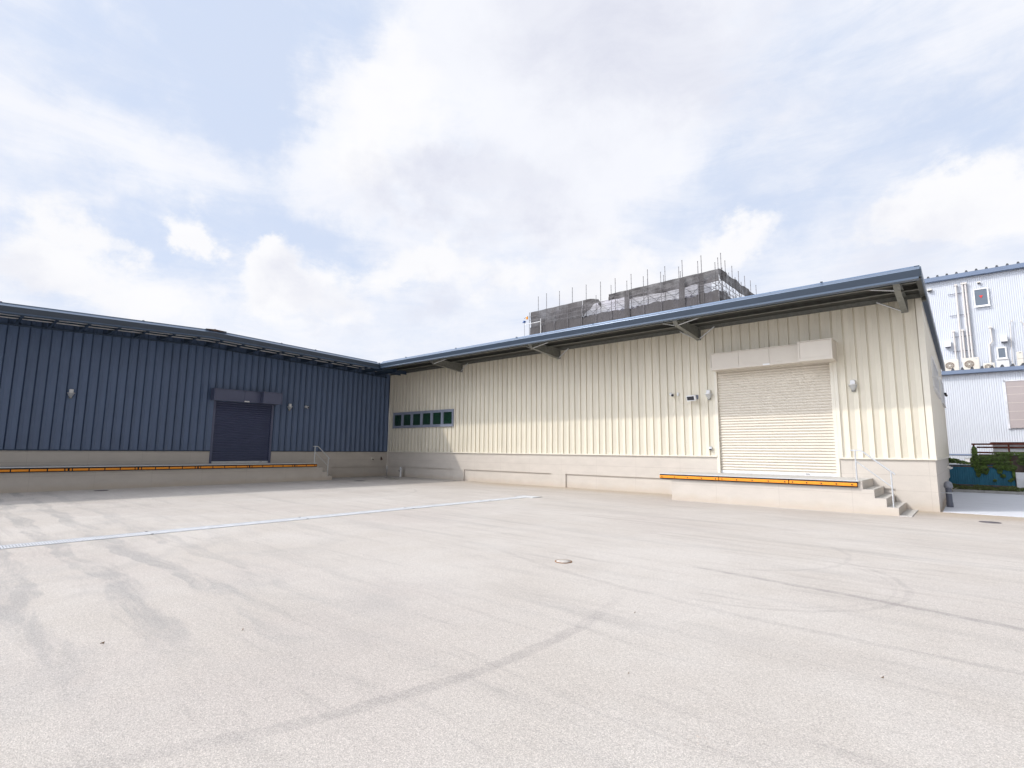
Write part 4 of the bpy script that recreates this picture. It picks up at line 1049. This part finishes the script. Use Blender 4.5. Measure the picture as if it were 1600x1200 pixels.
g = MB(); g.box(1.58, 2.12, 41.90, 41.965, 6.55, 7.20); build(g, 'white_panel', m_white, w2)
g = MB()
g.box(1.68, 6, 37.90, 37.97, 2.98, 5.45); o = build(g, 'shutter', mat('mauve_shutter', (.40, .35, .345), .6, var=.05, vscale=2), fb)
g = MB(); g.box(1.60, 1.675, 37.88, 37.98, 2.95, 5.50); g.box(1.60, 6, 37.88, 37.98, 5.452, 5.52); build(g, 'frame', m_whitewall, o)
g = MB()
for z in (3.4, 3.85, 4.3, 4.75, 5.15): g.box(1.68, 6, 37.893, 37.899, z, z+.012)
build(g, 'rail', m_cream, o)

def pipe(label, pts, r=.05, name='conduit_pipe', caps=True):
    t = thing(name, label, 'pipe', pts[-1], 'conduit pipes on the factory wall')
    g = MB(); g.tube(pts, r, 10); build(g, 'tube', m_pipew, t)
    g = MB(); p = pts[0]; g.box(p[0]-r*1.5, p[0]+r*1.5, p[1]-r*1.5, p[1]+r*1.5, p[2]-.02, p[2]+.09, .01); build(g, 'cap', m_pipew, t)
    return t
yp = 41.86
pipe('tall white pipe, leftmost of the three long ones on the factory', [(.10, yp, 12.05), (.06, yp, 7.2)])
pipe('tall white pipe, middle of the three long ones on the factory', [(.41, yp, 12.08), (.41, yp, 7.2)])
pipe('tall white pipe, right one of the three, nearest the upper window', [(.55, yp, 12.08), (.55, yp, 7.2)])
pipe('short white pipe above the leftmost air conditioner', [(-.23, yp, 9.15), (-.22, yp, 7.2)])
pipe('short white pipe between the long pipes, reaching half height', [(.20, yp, 9.15), (.20, yp, 7.2)])
pipe('kinked white pipe above the smallest air conditioner', [(1.46, yp, 9.15), (1.49, yp, 8.32), (1.34, yp, 8.12), (1.33, yp, 6.9)])
pipe('thin cream cable pipe right of the lower factory window', [(2.42, yp, 9.4), (2.33, yp, 9.25), (2.30, yp, 8.3), (2.25, yp, 6.95), (2.45, yp, 6.6)], .022)
pipe('thin cream cable pipe at the photo edge above the cabinet', [(2.80, yp, 9.3), (2.90, yp, 9.2), (2.92, yp, 6.9)], .025)
t = thing('pipe_bracket', 'dark horizontal support rails behind the tall factory pipes', 'bracket', (.15, 41.93, 10))
for z in (11.54, 10.16, 8.80, 7.9):
    g = MB(); g.box(-.33, .62, 41.90, 41.93, z, z+.03); build(g, 'rail', m_dgrey, t)

def hood(label, x0, x1, z0, z1):
    t = thing('vent_hood', label, 'vent hood', (x0, 41.9, z0), 'vent hoods on the factory wall')
    g = MB(); g.ext([(41.97, z1), (41.72, z1-.05), (41.66, z1-.12), (41.66, z0), (41.97, z0)], 'x', x0, x1); build(g, 'hood', m_white, t)
    g = MB(); g.box(x0+.03, x1-.03, 41.68, 41.95, z0-.05, z0-.001); build(g, 'grille', m_dgrey, t)
hood('white vent hood over the leftmost air conditioner', -.70, -.41, 8.22, 8.58)
hood('white vent hood over the lower factory window', 1.85, 2.14, 8.22, 8.60)
def flood(label, x, z, s):
    t = thing('wall_vent', label, 'small lamp', (x, 41.9, z), 'small fixtures high on the factory')
    g = MB(); g.box(x-s, x+s, 41.84, 41.98, z, z+s*1.0, .01); build(g, 'hood', m_cream, t)
    g = MB(); g.box(x-s*.95, x+s*.95, 41.80, 41.95, z-s*.6, z-.002, .01); build(g, 'lamp', m_dark, t)
flood('cream lamp high on the factory beside the beige roof edge', -1.18, 12.0, .11)
flood('tiny lamp above the factory window with the red triangle', 1.17, 12.02, .07)

def ac(label, x0, x1, z0, z1, fx, fr):
    t = thing('air_conditioner', label, 'air conditioner', ((x0+x1)/2, 41, z0), 'air conditioners on the annex roof')
    g = MB(); g.box(x0, x1, 40.85, 41.2, z0, z1, .015); build(g, 'casing', m_cream, t)
    cz = z0+(z1-z0)*.47; cx = x0+fx
    g = MB(); g.tube([(cx, 40.853, cz), (cx, 40.845, cz)], fr, 28); fan = build(g, 'fan_grille', m_acgrill, t)
    g = MB()
    for k in (3, 5, 8):
        rr = fr*k/8; n = 28
        pts = [(cx+rr*math.cos(2*math.pi*i/n), 40.838, cz+rr*math.sin(2*math.pi*i/n)) for i in range(n+1)]; g.tube(pts, .0055, 4, False)
    g.tube([(cx, 40.845, cz), (cx, 40.828, cz)], fr*.22, 14)
    for k in range(6):
        a = k*math.pi/3; g.tube([(cx, 40.836, cz), (cx+fr*math.cos(a), 40.836, cz+fr*math.sin(a))], .005, 4, False)
    build(g, 'guard', m_cream, fan)
    g = MB(); g.box(x1-.17, x1-.08, 40.842, 40.8495, z1-.11, z1-.05); build(g, 'badge', m_galvlight, t)
    for a in (x0+.1, x1-.16): 
        g = MB(); g.box(a, a+.06, 40.86, 41.19, z0-.22, z0-.001); build(g, 'foot', m_galvdark, t)
ac('cream air conditioner, leftmost, at the beige roof edge', -.80, -.12, 6.60, 7.27, .26, .215)
ac('cream air conditioner, largest, under the tall pipes', .07, .80, 6.58, 7.30, .28, .225)
ac('cream air conditioner, smallest, below the kinked pipe', .96, 1.46, 6.45, 6.90, .20, .165)
t = thing('utility_cabinet', 'tall cream utility cabinet on the annex roof at the photo edge', 'cabinet', (2.53, 41, 6.4))
g = MB(); g.box(2.41, 2.66, 40.85, 41.1, 6.40, 6.99, .01); build(g, 'lower_door', m_cream, t)
g = MB(); g.box(2.41, 2.66, 40.85, 41.1, 7.0, 7.42, .01); build(g, 'upper_door', m_cream, t)
g = MB(); g.box(2.50, 2.60, 40.84, 40.849, 7.33, 7.36); build(g, 'grille', m_dgrey, t)

# ================================================================ FENCE, IVY, PERGOLA
FY = 30.2
t = thing('sheet_fence', 'teal corrugated sheet fence half covered with ivy', 'fence', (.3, FY, 0))
g = MB(); ripple(g, -.95, 1.30, FY, .22, 1.14, .076, .022); ripple(g, -3, -.96, FY, .22, 1.14, .076, .022); build(g, 'sheeting', m_teal, t)
g = MB(); g.box(-3, 1.30, FY-.045, FY-.012, 1.05, 1.10); build(g, 'top_rail', m_wood, t)
g = MB(); g.box(-3, 1.30, FY-.045, FY-.012, .25, .295); build(g, 'bottom_rail', m_wood, t)
t = thing('block_wall', 'white weathered block wall right of the teal fence', 'wall', (2.3, FY, 0))
g = MB(); g.box(1.33, 6, FY-.1, FY+.06, 0, .86, .01); build(g, 'blocks', m_whitewall, t)
t = thing('stone_wall', 'dark brown rough wall behind the ivy', 'wall', (2, FY+.5, 0))
g = MB(); g.box(.25, 6, FY+.40, FY+.6, 0, 1.60, .02); build(g, 'face', m_brownwall, t)
t = thing('shed', 'white boarded shed wall showing above the ivy', 'shed', (2.5, 32.5, 0))
g = MB(); g.box(.80, 6, 32.2, 33.8, 0, 2.08); build(g, 'wall', m_whitewall, t)
g = MB(); g.box(.72, 6.1, 32.0, 34, 2.085, 2.14); build(g, 'roof', m_rust, t)
g = MB(); g.box(.80, 6, 32.16, 32.199, 1.86, 1.93); build(g, 'batten', m_galv, t)
t = thing('garden_pergola', 'rusty steel pergola frame rising out of the ivy', 'pergola', (1, FY+.3, 0))
for (xa, xb, z, yy) in ((.05, 5, 2.03, FY+.2), (.22, 5, 1.90, FY+.9), (.03, 5, 1.67, FY+.2)):
    g = MB(); g.box(xa, xb, yy, yy+.05, z-.035, z+.035); build(g, 'beam', m_rust, t)
for xx in (.12, 1.23, 3.4):
    g = MB(); g.box(xx-.03, xx+.03, FY+.26, FY+.31, 0, 2.0); build(g, 'post', m_rust, t)
t = thing('handrail_pipe', 'long grey pipe running low along the factory wall', 'pipe', (-1, 37.6, 1.5))
g = MB(); g.tube([(-3, 37.6, 1.57), (.3, 37.6, 1.55)], .05, 8); build(g, 'tube', m_facttrim, t)
g = MB(); g.box(-.02, .03, 37.58, 37.9, 1.48, 1.62); g.box(-1.5, -1.45, 37.58, 37.9, 1.48, 1.62); build(g, 'bracket', m_galv, t)
t = thing('white_cabinet', 'small white cabinet standing low before the factory wall', 'cabinet', (-.1, 37.2, 0))
g = MB(); g.box(-.24, .12, 37.0, 37.4, 0, 1.36, .01); build(g, 'body', m_white, t)
g = MB(); g.box(-.26, .14, 36.97, 37.42, 1.361, 1.40); build(g, 'lid', m_galvlight, t)

def leaves(mb, n, fn, s0, s1, rnd):
    for _ in range(n):
        c = fn(); s = rnd.uniform(s0, s1)
        nn = Vector((rnd.uniform(-.8, .8), -1+rnd.uniform(-.3, .6), rnd.uniform(-.1, 1.0))).normalized()
        a = nn.cross(Vector((0, 0, 1))).normalized(); b = nn.cross(a); th = rnd.uniform(0, 6.28)
        u_ = a*math.cos(th)+b*math.sin(th); v_ = nn.cross(u_); c = Vector(c)
        mb.add([c-u_*s, c-v_*s*.55+u_*s*.1+nn*s*.2, c+u_*s, c+v_*s*.55+u_*s*.1+nn*s*.2], [(0, 1, 2, 3)])
def ivy(label, regions, n, seed, stems, name='ivy'):
    rnd = random.Random(seed); t = thing(name, label, 'climbing plant', (regions[0][0], FY, 0), 'ivy on the fence')
    g = MB()
    tot = sum(r[2]*r[3] for r in regions)
    for (cx, cz, rx, rz, dy) in regions:
        def fn():
            while True:
                a, b = rnd.uniform(-1, 1), rnd.uniform(-1, 1)
                if a*a+b*b < 1: break
            th = math.sqrt(max(0, 1-a*a-b*b))
            return (cx+a*rx, FY-.04-dy*th*rnd.uniform(.2, 1), cz+b*rz)
        leaves(g, int(n*rx*rz/tot), fn, .018, .040, rnd)
    build(g, 'foliage', m_leaf, t)
    g = MB()
    for s in stems: g.tube([(x, FY-.05, z) for x, z in s], .008, 5)
    build(g, 'stem', m_stem, t)
ivy('bushy ivy column climbing the pergola end and spilling over the teal fence', [(.12, 1.62, .10, .32, .15), (.35, 1.35, .32, .20, .22), (.22, 1.12, .25, .14, .14), (.30, .95, .24, .17, .14), (.18, .76, .07, .14, .08), (.42, .82, .07, .09, .08), (.10, 1.3, .14, .2, .15)], 3600, 3, [[(.2, 1.4), (.25, 1.0), (.18, .6)], [(.4, 1.3), (.42, .8)]])
ivy('ivy trailing off the right half of the teal fence', [(.92, 1.08, .26, .12, .14), (1.18, 1.05, .22, .13, .14), (.86, .88, .08, .10, .07), (.95, .70, .08, .07, .06), (1.28, .80, .04, .22, .07), (.68, .50, .05, .05, .05), (1.15, .50, .06, .04, .04), (1.2, .56, .05, .05, .04)], 2600, 4, [[(.9, 1.1), (.86, .8), (.97, .66)], [(1.28, 1.0), (1.27, .5)]])
ivy('ivy blanket hanging along the pergola beam at the photo edge', [(.85, 1.45, .42, .14, .2), (1.35, 1.62, .4, .08, .15), (1.75, 1.5, .3, .18, .2), (1.85, 1.15, .22, .25, .2), (.95, 1.27, .35, .08, .2), (.95, 1.64, .3, .05, .12), (1.6, 1.30, .2, .15, .12), (2.4, 1.4, .5, .3, .2)], 4200, 5, [[(.6, 1.5), (1.2, 1.4), (1.9, 1.5)]])
ivy('dark ivy strand creeping behind the beige warehouse edge above the fence', [(-.62, 1.30, .25, .10, .12), (-.35, 1.24, .20, .07, .1), (-.15, 1.20, .14, .05, .08), (-.9, 1.32, .3, .12, .12)], 1500, 6, [[(-.9, 1.25), (-.3, 1.22), (-.1, 1.2)]])
rnd = random.Random(9); g = MB()
def hf():
    x = rnd.uniform(-.70, 6); h = .30+.05*math.sin(x*7)+.03*math.sin(x*17)
    th = rnd.uniform(0, math.pi); return (x, 29.68+.32*math.cos(th)*rnd.uniform(.6, 1), .08+h*.65*math.sin(th)**.6*rnd.uniform(.5, 1)+.01)
leaves(g, 9000, hf, .014, .032, rnd)
tag(build(g, 'ground_cover', m_leaf2, None, (1, 29.7, 0)), 'low leafy ground cover between the kerb and the teal fence', 'ground cover', kind='stuff')
